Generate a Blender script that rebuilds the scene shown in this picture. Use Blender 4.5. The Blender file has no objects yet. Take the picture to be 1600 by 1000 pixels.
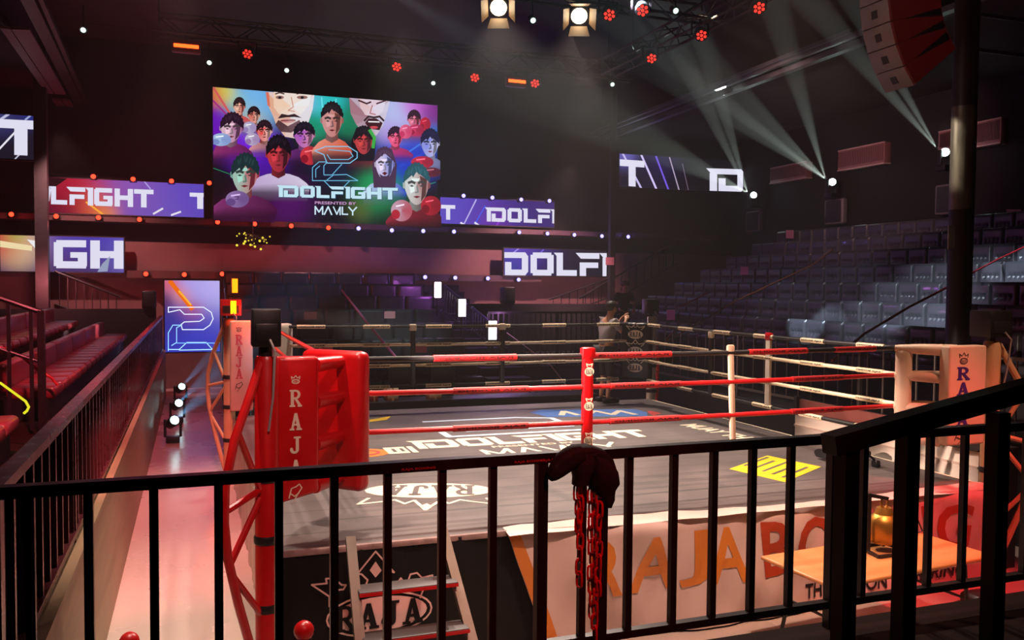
import bpy, bmesh, math, random
from mathutils import Vector, Matrix
random.seed(7)
scene = bpy.context.scene
COL = scene.collection
PI = math.pi

# ------------------------------------------------------------------ camera
CAM = Vector((-4.06818, -10.04882, 2.98321)); YAW, PITCH, ROLL, FPX = 0.3512339, 0.0398235, 0.0085211, 1355.825
def _axes():
    cy, sy = math.cos(YAW), math.sin(YAW)
    f = Vector((sy*math.cos(PITCH), cy*math.cos(PITCH), -math.sin(PITCH)))
    r = Vector((cy, -sy, 0)); u = r.cross(f)
    c, s = math.cos(ROLL), math.sin(ROLL)
    return c*r+s*u, -s*r+c*u, f
RX, UX, FX = _axes()
cd = bpy.data.cameras.new('camera'); cam = bpy.data.objects.new('camera', cd); COL.objects.link(cam)
cam.matrix_world = Matrix(((RX.x, UX.x, -FX.x, CAM.x), (RX.y, UX.y, -FX.y, CAM.y), (RX.z, UX.z, -FX.z, CAM.z), (0, 0, 0, 1)))
cd.sensor_width = 36; cd.lens = FPX/1600*36; cd.clip_end = 200; cd.clip_start = .05
scene.camera = cam
def at(px, py, ax, v):
    """world point seen at photo pixel (px, py) on the plane ax = v (ax: 'x', 'y' or 'z')"""
    d = FX + RX*((px-800)/FPX) - UX*((py-500)/FPX)
    i = 'xyz'.index(ax)
    return CAM + d*((v-CAM[i])/d[i])

# ------------------------------------------------------------------ materials
def lin(c):
    return tuple((x/255/12.92 if x/255 <= .04045 else ((x/255+.055)/1.055)**2.4) for x in c)
_M = {}
def mat(name, rgb, rough=.5, metal=0., spec=.5, noise=0., nscale=6., bump=0., bscale=40., coat=0., stretch=None):
    if name in _M: return _M[name]
    m = bpy.data.materials.new(name); m.use_nodes = True; nt = m.node_tree; b = nt.nodes['Principled BSDF']
    c = lin(rgb); b.inputs['Base Color'].default_value = (*c, 1); b.inputs['Roughness'].default_value = rough
    b.inputs['Metallic'].default_value = metal; b.inputs['Specular IOR Level'].default_value = spec; b.inputs['Coat Weight'].default_value = coat
    if noise or bump:
        tc = nt.nodes.new('ShaderNodeTexCoord'); mp = nt.nodes.new('ShaderNodeMapping'); nt.links.new(tc.outputs['Object'], mp.inputs['Vector'])
        if stretch: mp.inputs['Scale'].default_value = stretch
    if noise:
        n = nt.nodes.new('ShaderNodeTexNoise'); n.inputs['Scale'].default_value = nscale; n.inputs['Detail'].default_value = 5
        nt.links.new(mp.outputs[0], n.inputs['Vector'])
        r = nt.nodes.new('ShaderNodeValToRGB'); r.color_ramp.elements[0].position = .3; r.color_ramp.elements[1].position = .7
        r.color_ramp.elements[0].color = (*[x*(1-noise) for x in c], 1); r.color_ramp.elements[1].color = (*[min(1, x*(1+noise)) for x in c], 1)
        nt.links.new(n.outputs['Fac'], r.inputs['Fac']); nt.links.new(r.outputs['Color'], b.inputs['Base Color'])
        q = nt.nodes.new('ShaderNodeMapRange'); q.inputs['To Min'].default_value = max(.03, rough-.12); q.inputs['To Max'].default_value = min(1, rough+.12)
        nt.links.new(n.outputs['Fac'], q.inputs['Value']); nt.links.new(q.outputs[0], b.inputs['Roughness'])
    if bump:
        n2 = nt.nodes.new('ShaderNodeTexNoise'); n2.inputs['Scale'].default_value = bscale; n2.inputs['Detail'].default_value = 4
        nt.links.new(mp.outputs[0], n2.inputs['Vector'])
        bp = nt.nodes.new('ShaderNodeBump'); bp.inputs['Strength'].default_value = bump; bp.inputs['Distance'].default_value = .02
        nt.links.new(n2.outputs['Fac'], bp.inputs['Height']); nt.links.new(bp.outputs[0], b.inputs['Normal'])
    _M[name] = m; return m
def glow(name, rgb, strength, sample=True):
    if name in _M: return _M[name]
    m = bpy.data.materials.new(name); m.use_nodes = True; nt = m.node_tree; nt.nodes.clear()
    e = nt.nodes.new('ShaderNodeEmission'); e.inputs[0].default_value = (*lin(rgb), 1); e.inputs[1].default_value = strength
    o = nt.nodes.new('ShaderNodeOutputMaterial'); nt.links.new(e.outputs[0], o.inputs[0])
    if not sample: m.cycles.emission_sampling = 'NONE'
    _M[name] = m; return m
def screen_mat():
    m = bpy.data.materials.new('led_screen'); m.use_nodes = True; nt = m.node_tree; nt.nodes.clear()
    a = nt.nodes.new('ShaderNodeVertexColor'); a.layer_name = 'picture'
    e = nt.nodes.new('ShaderNodeEmission'); e.inputs[1].default_value = 1.0; nt.links.new(a.outputs['Color'], e.inputs[0])
    o = nt.nodes.new('ShaderNodeOutputMaterial'); nt.links.new(e.outputs[0], o.inputs[0]); return m
SCREEN = screen_mat()

# ------------------------------------------------------------------ mesh builder
def worldloc(o):
    v = Vector((0, 0, 0))
    while o is not None: v += o.location; o = o.parent
    return v
class MB:
    def __init__(s): s.v = []; s.f = []; s.m = []; s.c = []; s.mi = 0
    def mt(s, i): s.mi = i; return s
    def add(s, vs, fs, col=None):
        b = len(s.v); s.v.extend(Vector(p) for p in vs)
        for f in fs:
            s.f.append([b+i for i in f]); s.m.append(s.mi); s.c.append([col[i] for i in f] if isinstance(col, list) else col)
        return s
    def box(s, lo, hi):
        x0, y0, z0 = lo; x1, y1, z1 = hi
        return s.add([(x0,y0,z0),(x1,y0,z0),(x1,y1,z0),(x0,y1,z0),(x0,y0,z1),(x1,y0,z1),(x1,y1,z1),(x0,y1,z1)],
                     [(0,3,2,1),(4,5,6,7),(0,1,5,4),(1,2,6,5),(2,3,7,6),(3,0,4,7)])
    def rbox(s, lo, hi, r, seg=2, M=None):
        bm = bmesh.new(); bmesh.ops.create_cube(bm, size=1)
        c = [(a+b)/2 for a, b in zip(lo, hi)]; d = [b-a for a, b in zip(lo, hi)]
        for v in bm.verts: v.co = Vector((v.co.x*d[0], v.co.y*d[1], v.co.z*d[2]))
        bmesh.ops.bevel(bm, geom=bm.edges[:], offset=min(r, min(d)*.49), segments=seg, affect='EDGES', profile=.5)
        off = Vector(c)
        bm.verts.index_update()
        vs = [(M @ (v.co+off)) if M else v.co+off for v in bm.verts]
        s.add(vs, [[v.index for v in f.verts] for f in bm.faces]); bm.free(); return s
    def bar(s, a, b, w, h, up=(0, 0, 1)):
        a = Vector(a); b = Vector(b); d = (b-a).normalized(); u = Vector(up)
        if abs(d.dot(u)) > .98: u = Vector((0, 1, 0))
        r = d.cross(u).normalized(); u = r.cross(d).normalized()
        vs = []
        for p in (a, b):
            for sx, sy in ((-1,-1),(1,-1),(1,1),(-1,1)): vs.append(p+r*(sx*w/2)+u*(sy*h/2))
        return s.add(vs, [(0,1,2,3),(7,6,5,4),(0,4,5,1),(1,5,6,2),(2,6,7,3),(3,7,4,0)])
    def tube(s, pts, r, n=8, closed=False, cap=True):
        pts = [Vector(p) for p in pts]; k = len(pts); rr = r if isinstance(r, (list, tuple)) else [r]*k
        T = []
        for i in range(k):
            if closed: t = pts[(i+1) % k]-pts[i-1]
            else: t = pts[min(i+1, k-1)]-pts[max(i-1, 0)]
            T.append(t.normalized())
        u = Vector((0, 0, 1)) if abs(T[0].z) < .9 else Vector((1, 0, 0))
        vs = []; u = (u-T[0]*u.dot(T[0])).normalized()
        for i in range(k):
            u = (u-T[i]*u.dot(T[i])).normalized(); w = T[i].cross(u)
            for j in range(n):
                a = 2*PI*j/n; vs.append(pts[i]+(u*math.cos(a)+w*math.sin(a))*rr[i])
        fs = []
        for i in range(k if closed else k-1):
            i2 = (i+1) % k
            for j in range(n): fs.append((i*n+j, i*n+(j+1) % n, i2*n+(j+1) % n, i2*n+j))
        if cap and not closed: fs.append(tuple(range(n))[::-1]); fs.append(tuple((k-1)*n+j for j in range(n)))
        return s.add(vs, fs)
    def lathe(s, prof, n=16, c=(0, 0, 0), axis=(0, 0, 1)):
        ax = Vector(axis).normalized(); u = Vector((1, 0, 0)) if abs(ax.x) < .9 else Vector((0, 1, 0))
        u = (u-ax*u.dot(ax)).normalized(); w = ax.cross(u); c = Vector(c); vs = []; k = len(prof)
        for r, z in prof:
            for j in range(n):
                a = 2*PI*j/n; vs.append(c+ax*z+(u*math.cos(a)+w*math.sin(a))*max(r, 1e-4))
        fs = [(i*n+j, i*n+(j+1) % n, (i+1)*n+(j+1) % n, (i+1)*n+j) for i in range(k-1) for j in range(n)]
        fs.append(tuple(range(n))[::-1]); fs.append(tuple((k-1)*n+j for j in range(n)))
        return s.add(vs, fs)
    def ball(s, c, r, n=12, sc=(1, 1, 1)):
        c = Vector(c); k = n//2; vs = [c+Vector((0, 0, -r*sc[2]))]
        for i in range(1, k):
            t = -PI/2+PI*i/k
            for j in range(n):
                a = 2*PI*j/n; vs.append(c+Vector((r*sc[0]*math.cos(t)*math.cos(a), r*sc[1]*math.cos(t)*math.sin(a), r*sc[2]*math.sin(t))))
        vs.append(c+Vector((0, 0, r*sc[2]))); fs = []
        for j in range(n): fs.append((0, 1+(j+1) % n, 1+j)); fs.append((len(vs)-1, 1+(k-2)*n+j, 1+(k-2)*n+(j+1) % n))
        for i in range(k-2):
            for j in range(n): fs.append((1+i*n+j, 1+i*n+(j+1) % n, 1+(i+1)*n+(j+1) % n, 1+(i+1)*n+j))
        return s.add(vs, fs)
    def poly(s, pts, col=None): return s.add(pts, [tuple(range(len(pts)))], col)
    def flat(s, polys, O, U, V, off=0.):
        """2-D convex polygons laid on the plane O + u U + v V"""
        O = Vector(O); U = Vector(U); V = Vector(V); N = U.cross(V).normalized()*off
        n1 = U.cross(V).normalized()*1e-4
        for i, p in enumerate(polys): s.poly([O+U*a+V*b+N+n1*(i % 24) for a, b in p])
        return s
    def slab(s, outline, O, U, V, depth):
        """extruded 2-D outline"""
        O = Vector(O); U = Vector(U); V = Vector(V); N = U.cross(V).normalized(); n = len(outline)
        a = [O+U*x+V*y for x, y in outline]; b = [p-N*depth for p in a]
        return s.add(a+b, [tuple(range(n)), tuple(range(2*n-1, n-1, -1))]+[(i, i+n, (i+1) % n+n, (i+1) % n) for i in range(n)])
    def build(s, name, mats, parent=None, smooth=.6, loc=None):
        me = bpy.data.meshes.new(name)
        off = worldloc(parent) if parent is not None else Vector((0, 0, 0))
        if loc is not None: off = off+Vector(loc)
        me.from_pydata([tuple(p-off) for p in s.v], [], s.f)
        for m in (mats if isinstance(mats, (list, tuple)) else [mats]): me.materials.append(m)
        me.polygons.foreach_set('material_index', s.m)
        if any(c is not None for c in s.c):
            at_ = me.color_attributes.new('picture', 'FLOAT_COLOR', 'CORNER'); li = 0
            for p, c in zip(me.polygons, s.c):
                for k in range(p.loop_total):
                    cc = c[k] if isinstance(c, list) else (c or (0, 0, 0)); at_.data[li].color = (*cc, 1); li += 1
        me.update()
        if smooth:
            me.polygons.foreach_set('use_smooth', [True]*len(me.polygons)); me.set_sharp_from_angle(angle=smooth)
        o = bpy.data.objects.new(name, me); COL.objects.link(o)
        if parent is not None: o.parent = parent
        if loc is not None: o.location = loc
        return o
def tag(o, label=None, cat=None, group=None, kind=None):
    if label: o['label'] = label
    if cat: o['category'] = cat
    if group: o['group'] = group
    if kind: o['kind'] = kind
    return o
def thing(name, label, cat, loc=(0, 0, 0), group=None, kind=None):
    o = bpy.data.objects.new(name, None); COL.objects.link(o); o.location = loc; o.empty_display_size = .1
    return tag(o, label, cat, group, kind)
def dup(root, loc, rotz=0, label=None, group=None):
    r = root.copy(); COL.objects.link(r); r.location = loc; r.rotation_euler = (0, 0, rotz)
    if label: r['label'] = label
    if group: r['group'] = group
    for ch in list(root.children):
        c = ch.copy(); COL.objects.link(c); c.parent = r
        for g in list(ch.children):
            d = g.copy(); COL.objects.link(d); d.parent = c
    return r
def struct(name, mb, m, label=None, smooth=.6):
    o = mb.build(name, m, None, smooth); o['kind'] = 'structure'
    if label: o['label'] = label
    return o
ORD = 'first second third fourth fifth sixth seventh eighth ninth tenth eleventh twelfth thirteenth fourteenth fifteenth sixteenth seventeenth eighteenth nineteenth twentieth'.split()
def nth(i):
    if i < 20: return ORD[i]
    t = ['twenty', 'thirty', 'forty'][(i+1)//10-2]; k = (i+1) % 10
    return (t[:-1]+'ieth') if k == 0 else t+'-'+ORD[k-1]

# ------------------------------------------------------------------ lettering
def R4(x0, y0, x1, y1): return [(x0, y0), (x1, y0), (x1, y1), (x0, y1)]
def stroke(pts, w, closed=False):
    out = []; n = len(pts)
    for i in range(n if closed else n-1):
        a = Vector((*pts[i], 0)); b = Vector((*pts[(i+1) % n], 0)); d = b-a
        if d.length < 1e-6: continue
        d.normalize(); p = Vector((-d.y, d.x, 0))*(w/2); a = a-d*w*.3; b = b+d*w*.3
        out.append([(q.x, q.y) for q in (a-p, b-p, b+p, a+p)])
    return out
def arc(cx, cy, rx, ry, a0, a1, n=10): return [(cx+rx*math.cos(math.radians(a0+(a1-a0)*i/n)), cy+ry*math.sin(math.radians(a0+(a1-a0)*i/n))) for i in range(n+1)]
def strip(A, B): return [[A[i], A[i+1], B[i+1], B[i]] for i in range(len(A)-1)]
# block letters 4 units high
BLK = {
 'I': (1.6, [[(-.3, 4), (1.4, 4), (1.4, 2.9), (.45, 3.1)], R4(.25, 0, 1.4, 3.2)]),
 'D': (4.4, [R4(-.2, 3, 3.5, 4), R4(0, 0, 1.1, 2.3), R4(0, 0, 3.5, 1), R4(2.9, .6, 4, 3.4), [(3.4, 3), (4, 3.3), (3.5, 4), (3.2, 4)], [(3.2, 0), (3.5, 0), (4, .7), (3.4, 1)]]),
 'O': (4.4, [R4(.4, 3, 3.6, 4), R4(.4, 0, 3.6, 1), R4(0, .4, 1.1, 3.6), R4(2.9, .4, 4, 3.6)]),
 'L': (3.9, [[(-.4, 4), (1.2, 4), (1.2, 3), (.3, 3.2)], R4(.1, 0, 1.2, 3.4), R4(.1, 0, 3.6, 1)]),
 'F': (3.9, [[(-.5, 4), (3.6, 4), (3.6, 3), (.4, 3)], R4(.2, 1.4, 3.4, 2.35), R4(.2, 0, 1.3, 2.3)]),
 'G': (4.4, [R4(.3, 3, 3.9, 4), R4(0, .3, 1.1, 3.7), R4(.3, 0, 3.9, 1), R4(2.9, .3, 4, 2.3), R4(2, 1.5, 4, 2.3)]),
 'H': (4.4, [R4(0, 0, 1.15, 4), R4(2.85, 0, 4, 4), R4(1, 1.5, 3, 2.5)]),
 'T': (4.0, [R4(-.2, 3, 4, 4), R4(1.3, 0, 2.5, 3.2)]),
 'M': (4.6, stroke([(0.2, 0), (.2, 4), (2, 1.2), (3.8, 4), (3.8, 0)], .7)),
 'A': (4.2, stroke([(0, 0), (1.9, 4), (3.6, 0)], .7)),
 'N': (4.4, stroke([(.2, 4), (1.9, .2), (3.5, 4), (3.5, 0)], .62)),
 'Y': (4.2, stroke([(0, 4), (1.9, 1.8), (3.8, 4)], .7)+stroke([(1.9, 1.9), (1.9, 0)], .7)),
 'l': (3.3, stroke([(.2, 4), (.2, .3), (2.8, .3)], .7)),
 ' ': (2, []), '2': (4.4, [R4(0, 3, 4, 4), R4(3, 2, 4, 3), R4(0, 1.6, 4, 2.4), R4(0, 0, 1, 2), R4(0, 0, 4, .9)]),
}
def block(text, x0, y0, x1, y1):
    """block letters fitted to a box; returns convex polygons"""
    W = sum(BLK[c][0] for c in text)-.4; sx = (x1-x0)/W; sy = (y1-y0)/4; x = 0; out = []
    for c in text:
        for p in BLK[c][1]: out.append([(x0+(x+a)*sx, y0+b*sy) for a, b in p])
        x += BLK[c][0]
    return out
# slab-serif letters, 1 wide x 1.25 high
def _slabR():
    s = [R4(.1, 0, .36, 1.25), R4(0, 0, .46, .14), R4(0, 1.11, .5, 1.25), R4(.3, .55, .55, .7), R4(.3, 1.1, .55, 1.25)]
    s += strip(arc(.5, .9, .4, .35, -90, 90), arc(.5, .9, .16, .2, -90, 90))
    return s+[[(.36, .62), (.6, .62), (.98, .12), (.7, .12)], R4(.66, 0, 1.02, .14)]
def _slabA():
    return [[(.12, .1), (.3, .1), (.62, 1.25), (.4, 1.25)], [(.62, .1), (.92, .1), (.62, 1.25), (.4, 1.25)], R4(.25, .34, .7, .48), R4(0, 0, .4, .14), R4(.54, 0, 1.02, .14)]
def _slabJ():
    return [R4(.5, .3, .76, 1.25), R4(.34, 1.11, .92, 1.25)]+strip(arc(.4, .3, .36, .3, -180, 0), arc(.4, .3, .12, .12, -180, 0))+[[(.04, .3), (.28, .3), (.24, .44), (.08, .44)]]
SLAB = {'R': _slabR(), 'A': _slabA(), 'J': _slabJ()}
def slab_text(text, x0, y0, w, h, gap=.12, vertical=False):
    out = []
    for i, c in enumerate(text):
        for p in SLAB[c]:
            if vertical: out.append([(x0+a*w, y0-i*h*(1+gap)+b/1.25*h) for a, b in p])
            else: out.append([(x0+i*w*(1+gap)+a*w, y0+b/1.25*h) for a, b in p])
    return out
_T = {}
def font_polys(text, bold=.0):
    if (text, bold) in _T: return _T[text, bold]
    cu = bpy.data.curves.new('lettering', 'FONT'); cu.body = text; cu.offset = bold; cu.resolution_u = 3; cu.fill_mode = 'FRONT'
    o = bpy.data.objects.new('lettering', cu); COL.objects.link(o)
    bpy.context.view_layer.update()
    me = o.evaluated_get(bpy.context.evaluated_depsgraph_get()).to_mesh()
    P = [[(me.vertices[i].co.x, me.vertices[i].co.y) for i in f.vertices] for f in me.polygons]
    xs = [a for p in P for a, b in p]; ys = [b for p in P for a, b in p]; x0, y0 = min(xs), min(ys); W, H = max(xs)-x0, max(ys)-y0
    P = [[((a-x0)/W, (b-y0)/H) for a, b in p] for p in P]
    bpy.data.objects.remove(o); bpy.data.curves.remove(cu)
    _T[text, bold] = (P, W/H); return P, W/H
def sans(text, x0, y0, x1, y1, bold=.02):
    P, _ = font_polys(text, bold)
    return [[(x0+a*(x1-x0), y0+b*(y1-y0)) for a, b in p] for p in P]
def ellipse(cx, cy, rx, ry, n=20): return [(cx+rx*math.cos(2*PI*i/n), cy+ry*math.sin(2*PI*i/n)) for i in range(n)]
def clip(p, x0, x1, y0, y1):
    for ax, lim, sg in ((0, x0, 1), (0, x1, -1), (1, y0, 1), (1, y1, -1)):
        q = []
        for i in range(len(p)):
            a, b = p[i-1], p[i]; da, db = (a[ax]-lim)*sg, (b[ax]-lim)*sg
            if da*db < 0:
                t = da/(da-db); q.append(tuple(a[k]+(b[k]-a[k])*t for k in (0, 1)))
            if db >= 0: q.append(b)
        p = q
        if len(p) < 3: return []
    return p
# ------------------------------------------------------------------ palette
BLACKW = mat('black_wall_paint', (15, 12, 13), .85, noise=.3, nscale=1.5)
BLACKC = mat('dark_ceiling_sheet', (58, 48, 44), .8, noise=.45, nscale=.5)
MAUVE = mat('brown_mauve_plaster', (120, 88, 84), .8, noise=.15, nscale=1.2)
FLOORM = mat('glossy_beige_vinyl', (196, 178, 166), .28, noise=.025, nscale=.7, spec=.5)
PLY = mat('plywood_panel', (150, 120, 92), .55, noise=.18, nscale=2.5, stretch=(4, .5, 8))
DECK = mat('dark_deck_boards', (40, 17, 12), .8, spec=.1, noise=.25, nscale=3, bump=.2, bscale=12)
STEEL = mat('black_painted_steel', (40, 31, 32), .38, .3, noise=.12, nscale=14)
BLACKP = mat('black_plastic', (20, 19, 20), .45, noise=.1, nscale=20)
GREY = mat('grey_brown_metal', (92, 84, 82), .5, .5, noise=.15, nscale=8)
ALU = mat('brushed_aluminium', (112, 100, 88), .55, .4, noise=.12, nscale=12)
REDV = mat('red_vinyl', (196, 8, 16), .32, noise=.08, nscale=5, coat=.2, bump=.08, bscale=14)
REDP = mat('red_paint', (190, 10, 16), .35, noise=.08, nscale=8)
CREAM = mat('cream_vinyl', (226, 192, 164), .45, noise=.06, nscale=4, bump=.08, bscale=10)
WHITEV = mat('white_vinyl', (226, 214, 200), .45, noise=.06, nscale=4, bump=.08, bscale=10)
TAN = mat('tan_paint', (206, 156, 112), .45, noise=.08, nscale=5)
BLACKV = mat('black_vinyl', (24, 22, 23), .35, noise=.15, nscale=5, bump=.08, bscale=12)
INKB = mat('black_ink', (18, 15, 16), .6)
INKW = mat('cream_ink', (236, 222, 196), .6)
PURPLE = mat('purple_ink', (66, 38, 130), .5)
ORANGE = mat('orange_ink', (214, 124, 44), .5)
LEATHER = mat('black_leather', (62, 62, 66), .33, noise=.15, nscale=6, bump=.12, bscale=30, coat=.1)
WINE = mat('wine_red_leather', (122, 34, 44), .32, noise=.2, nscale=5, bump=.12, bscale=24)
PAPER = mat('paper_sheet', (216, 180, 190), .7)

# ------------------------------------------------------------------ setting
struct('floor', MB().box((-11, -15.5, -.1), (14.2, 17, 0)), FLOORM)
struct('ceiling', MB().box((-7.7, -15.5, 9.6), (8.8, 17, 9.8)).box((8.7, -15.5, 8), (14.2, 17, 8.2)).box((8.7, -15.5, 8.1), (8.85, 17, 9.7))
       .box((-11, -15.5, 8.1), (-7.6, 17, 8.3)).box((-7.7, -15.5, 8.2), (-7.6, 17, 9.7)), BLACKC)
struct('wall_back', MB().box((-11, 16.3, 0), (14.2, 16.6, 9.8)), BLACKW)
struct('wall_right', MB().box((13.8, -15.5, 0), (14.2, 16.4, 8.1)), BLACKW)
struct('wall_left', MB().box((-11, -15.5, 0), (-10.7, 16.4, 8.2)), BLACKW)
struct('wall_front', MB().box((-11, -15.5, 0), (14.2, -15.2, 9.8)), BLACKW)
struct('wall_gallery', MB().box((-10.7, 16.1, 0), (13.8, 16.32, 4.1)), MAUVE)
struct('wall_aisle', MB().box((-4.83, -6.1, 0), (-4.77, 14.2, 1.22)).box((-4.86, -6.1, 1.2), (-4.76, 14.2, 1.23)), PLY)
struct('wall_low_left', MB().box((-10.7, 14.2, 0), (-5.0, 14.4, 2.3)), BLACKW)
struct('wall_low_right', MB().box((2.6, 13.6, 0), (13.5, 13.8, 2.45)), BLACKW)
# gallery floors
m = MB().box((-10.7, 15.55, 3.1), (6.3, 16.15, 3.3)); struct('trim_gallery_lower', m, mat('gallery_edge', (74, 54, 52), .6, noise=.1))
m = MB().box((-10.7, 15.55, 4.6), (12.8, 16.15, 4.75)); struct('trim_gallery_upper', m, mat('gallery_edge', (74, 54, 52), .6))
# raised decks
m = MB().box((-10.7, -6.1, 0), (-4.83, 14.2, 1.05)).box((-10.7, -6.1, 1.05), (-5.5, 14, 1.36)).box((-10.7, -6.1, 1.36), (-6.5, 13.4, 1.68)).box((-10.7, -6.1, 1.68), (-7.6, 13.4, 2.0))
struct('floor_side_deck', m, DECK)
m = MB().box((-10.7, -15.2, 0), (4.9, -6.02, 1.05)); struct('floor_front_deck', m, DECK)
m = MB().box((4.9, -15.2, 0), (13.8, 13.6, 1.05))
for k in range(7): m.box((7.4+.85*k, -6, 1.05), (13.8, 13.6, 1.4+.4*k))
struct('floor_stand_tiers', m, mat('dark_tier_paint', (30, 27, 28), .7, noise=.2, nscale=2))
m = MB()
for k in range(7): m.box((-3.4, 7+.95*k, 0), (1.75, 13.6, .62+.3*k))
struct('floor_back_tiers', m, mat('dark_tier_paint', (30, 27, 28), .7))

# ------------------------------------------------------------------ boxing ring platform
ring = thing('ring_platform', 'large square boxing ring platform with printed dark grey canvas', 'boxing ring', (0, 0, 0))
cm = bpy.data.materials.new('ring_canvas'); cm.use_nodes = True; nt = cm.node_tree; b = nt.nodes['Principled BSDF']; b.inputs['Roughness'].default_value = .6
tc = nt.nodes.new('ShaderNodeTexCoord'); sp = nt.nodes.new('ShaderNodeSeparateXYZ'); nt.links.new(tc.outputs['Object'], sp.inputs[0])
def mth(op, a, v=None):
    n = nt.nodes.new('ShaderNodeMath'); n.operation = op; nt.links.new(a, n.inputs[0])
    if v is not None: n.inputs[1].default_value = v
    return n.outputs[0]
fr = mth('LESS_THAN', mth('FRACT', mth('MULTIPLY', sp.outputs['Y'], 2.9)), .035)
nz = nt.nodes.new('ShaderNodeTexNoise'); nz.inputs['Scale'].default_value = 1.7; nz.inputs['Detail'].default_value = 6; nt.links.new(tc.outputs['Object'], nz.inputs['Vector'])
rp = nt.nodes.new('ShaderNodeValToRGB'); rp.color_ramp.elements[0].color = (*lin((84, 75, 74)), 1); rp.color_ramp.elements[1].color = (*lin((108, 97, 95)), 1); rp.color_ramp.elements[0].position = .3; rp.color_ramp.elements[1].position = .7
nt.links.new(nz.outputs['Fac'], rp.inputs[0]); mx = nt.nodes.new('ShaderNodeMix'); mx.data_type = 'RGBA'
nt.links.new(fr, mx.inputs[0]); nt.links.new(rp.outputs[0], mx.inputs[6]); mx.inputs[7].default_value = (*lin((62, 54, 54)), 1); nt.links.new(mx.outputs[2], b.inputs['Base Color'])
mb = MB().rbox((-3.5, -3.5, .9), (3.5, 3.5, 1.0), .04)
def canvas(polys, O, U, V, mi, off=.002): mb.mt(mi).flat(polys, (*O, 1.0), (*U, 0), (*V, 0), off)
X1, Y1 = (1, 0), (0, 1)
canvas(block('IDOLFIGHT', 0, 0, 3.2, .55), (-1.55, .1), (1, -.02), (.02, 1), 1)
canvas(sans('PRESENTED BY', 0, 0, 1.1, .1), (-.65, -.1), X1, Y1, 1)
canvas(block('MANlY', 0, 0, 1.75, .4), (-.85, -.6), X1, Y1, 1)
canvas(sum([stroke(q, .1) for q in ([(0, 1.3), (1.4, 1.3), (1.9, 1.1), (1.9, .8), (1.5, .62), (.2, .62)], [(.2, .62), (0, .45), (0, 0), (2, 0)], [(.35, .35), (1.9, .35)])], []), (-.95, .8), X1, Y1, 2)
# oval crest, read from inside the ring
canvas([ellipse(0, 0, .62, .3)], (-1.95, -1.98), (-.95, .3), (-.3, -.95), 1, .002)
canvas(slab_text('RAJA', -.44, -.2, .2, .4, .1), (-1.95, -1.98), (-.95, .3), (-.3, -.95), 0, .004)
canvas(stroke([(-.55, .3), (-.62, .52), (-.4, .42), (-.3, .36), (-.2, .5), (-.12, .38), (0, .72), (.12, .38), (.2, .5), (.3, .36), (.4, .42), (.62, .52), (.55, .3)], .035), (-1.95, -2.0), (-.95, .3), (-.3, -.95), 1)
canvas([[(0, .5), (.06, .6), (0, .7), (-.06, .6)]], (-1.95, -2.0), (-.95, .3), (-.3, -.95), 1, .004)
# sponsor panels
canvas([[(-.75, -.38), (.8, -.38), (.9, 0), (.8, .38), (-.75, .38), (-.95, .1)]], (1.75, 2.2), (.97, -.24), (.24, .97), 3)
canvas(stroke([(-.5, -.2), (-.4, .2), (-.25, -.2)], .1)+stroke([(-.1, -.2), (.1, .2), (.3, -.2), (.5, .2), (.65, -.2)], .1), (1.75, 2.2), (.97, -.24), (.24, .97), 1, .004)
canvas([[(.9, -.35), (1.1, -.1), (1.0, .2), (.92, .1)]], (1.75, 2.2), (.97, -.24), (.24, .97), 4)
canvas([[(-.62, -.36), (.4, -.36), (.62, .36), (-.4, .36)]], (1.93, -2.15), (.86, .5), (-.5, .86), 5)
canvas([R4(-.42+.07*i, -.27+.14*i, .28+.06*i-.1*(i % 2), -.235+.14*i) for i in range(5)], (1.93, -2.15), (.86, .5), (-.5, .86), 0, .004)
canvas([ellipse(0, 0, .3, .26)], (-2.2, .05), X1, Y1, 6)
canvas(stroke(ellipse(0, 0, .17, .14, 12), .04, True), (-2.2, .05), X1, Y1, 4, .004)
canvas([R4(.26, -.16, .52, .24)], (-2.2, .05), X1, Y1, 1, .004); canvas([R4(.55, -.16, .62, .24)], (-2.2, .05), X1, Y1, 1, .004)
canvas([R4(.34, -.06, .38, .14), R4(.44, -.06, .48, .14)], (-2.2, .05), X1, Y1, 0, .006)
canvas([[(0, 0), (.16, .22), (.75, .62), (.62, .3)]], (-2.05, 2.15), X1, Y1, 5); canvas([[(-.3, -.35), (-.1, -.08), (.1, .12), (.12, -.02)]], (-2.05, 2.15), X1, Y1, 1)
canvas(sans('MUAY THAI', 0, 0, 1.5, .3, .03), (2.45, .75), (.1, -1), (1, .1), 1)
canvas([R4(0, 0, .035, 6.7)], (3.44, -3.4), X1, Y1, 1)
dk = mb.build('canvas_deck', [cm, INKW, mat('pale_blue_ink', (196, 214, 232), .6), mat('blue_ink', (70, 116, 190), .6), mat('red_ink', (190, 60, 60), .6), mat('yellow_ink', (232, 196, 20), .6), mat('amber_ink', (206, 120, 40), .6)], ring)
MB().box((-3.42, -3.42, 0), (3.42, 3.42, .9)).build('frame', STEEL, ring)
MB().rbox((-3.5, -3.53, .955), (-1.7, -3.49, 1.004), .012).build('edge_trim', mat('frayed_pale_tape', (150, 122, 116), .6, noise=.3, nscale=12), ring)
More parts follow.
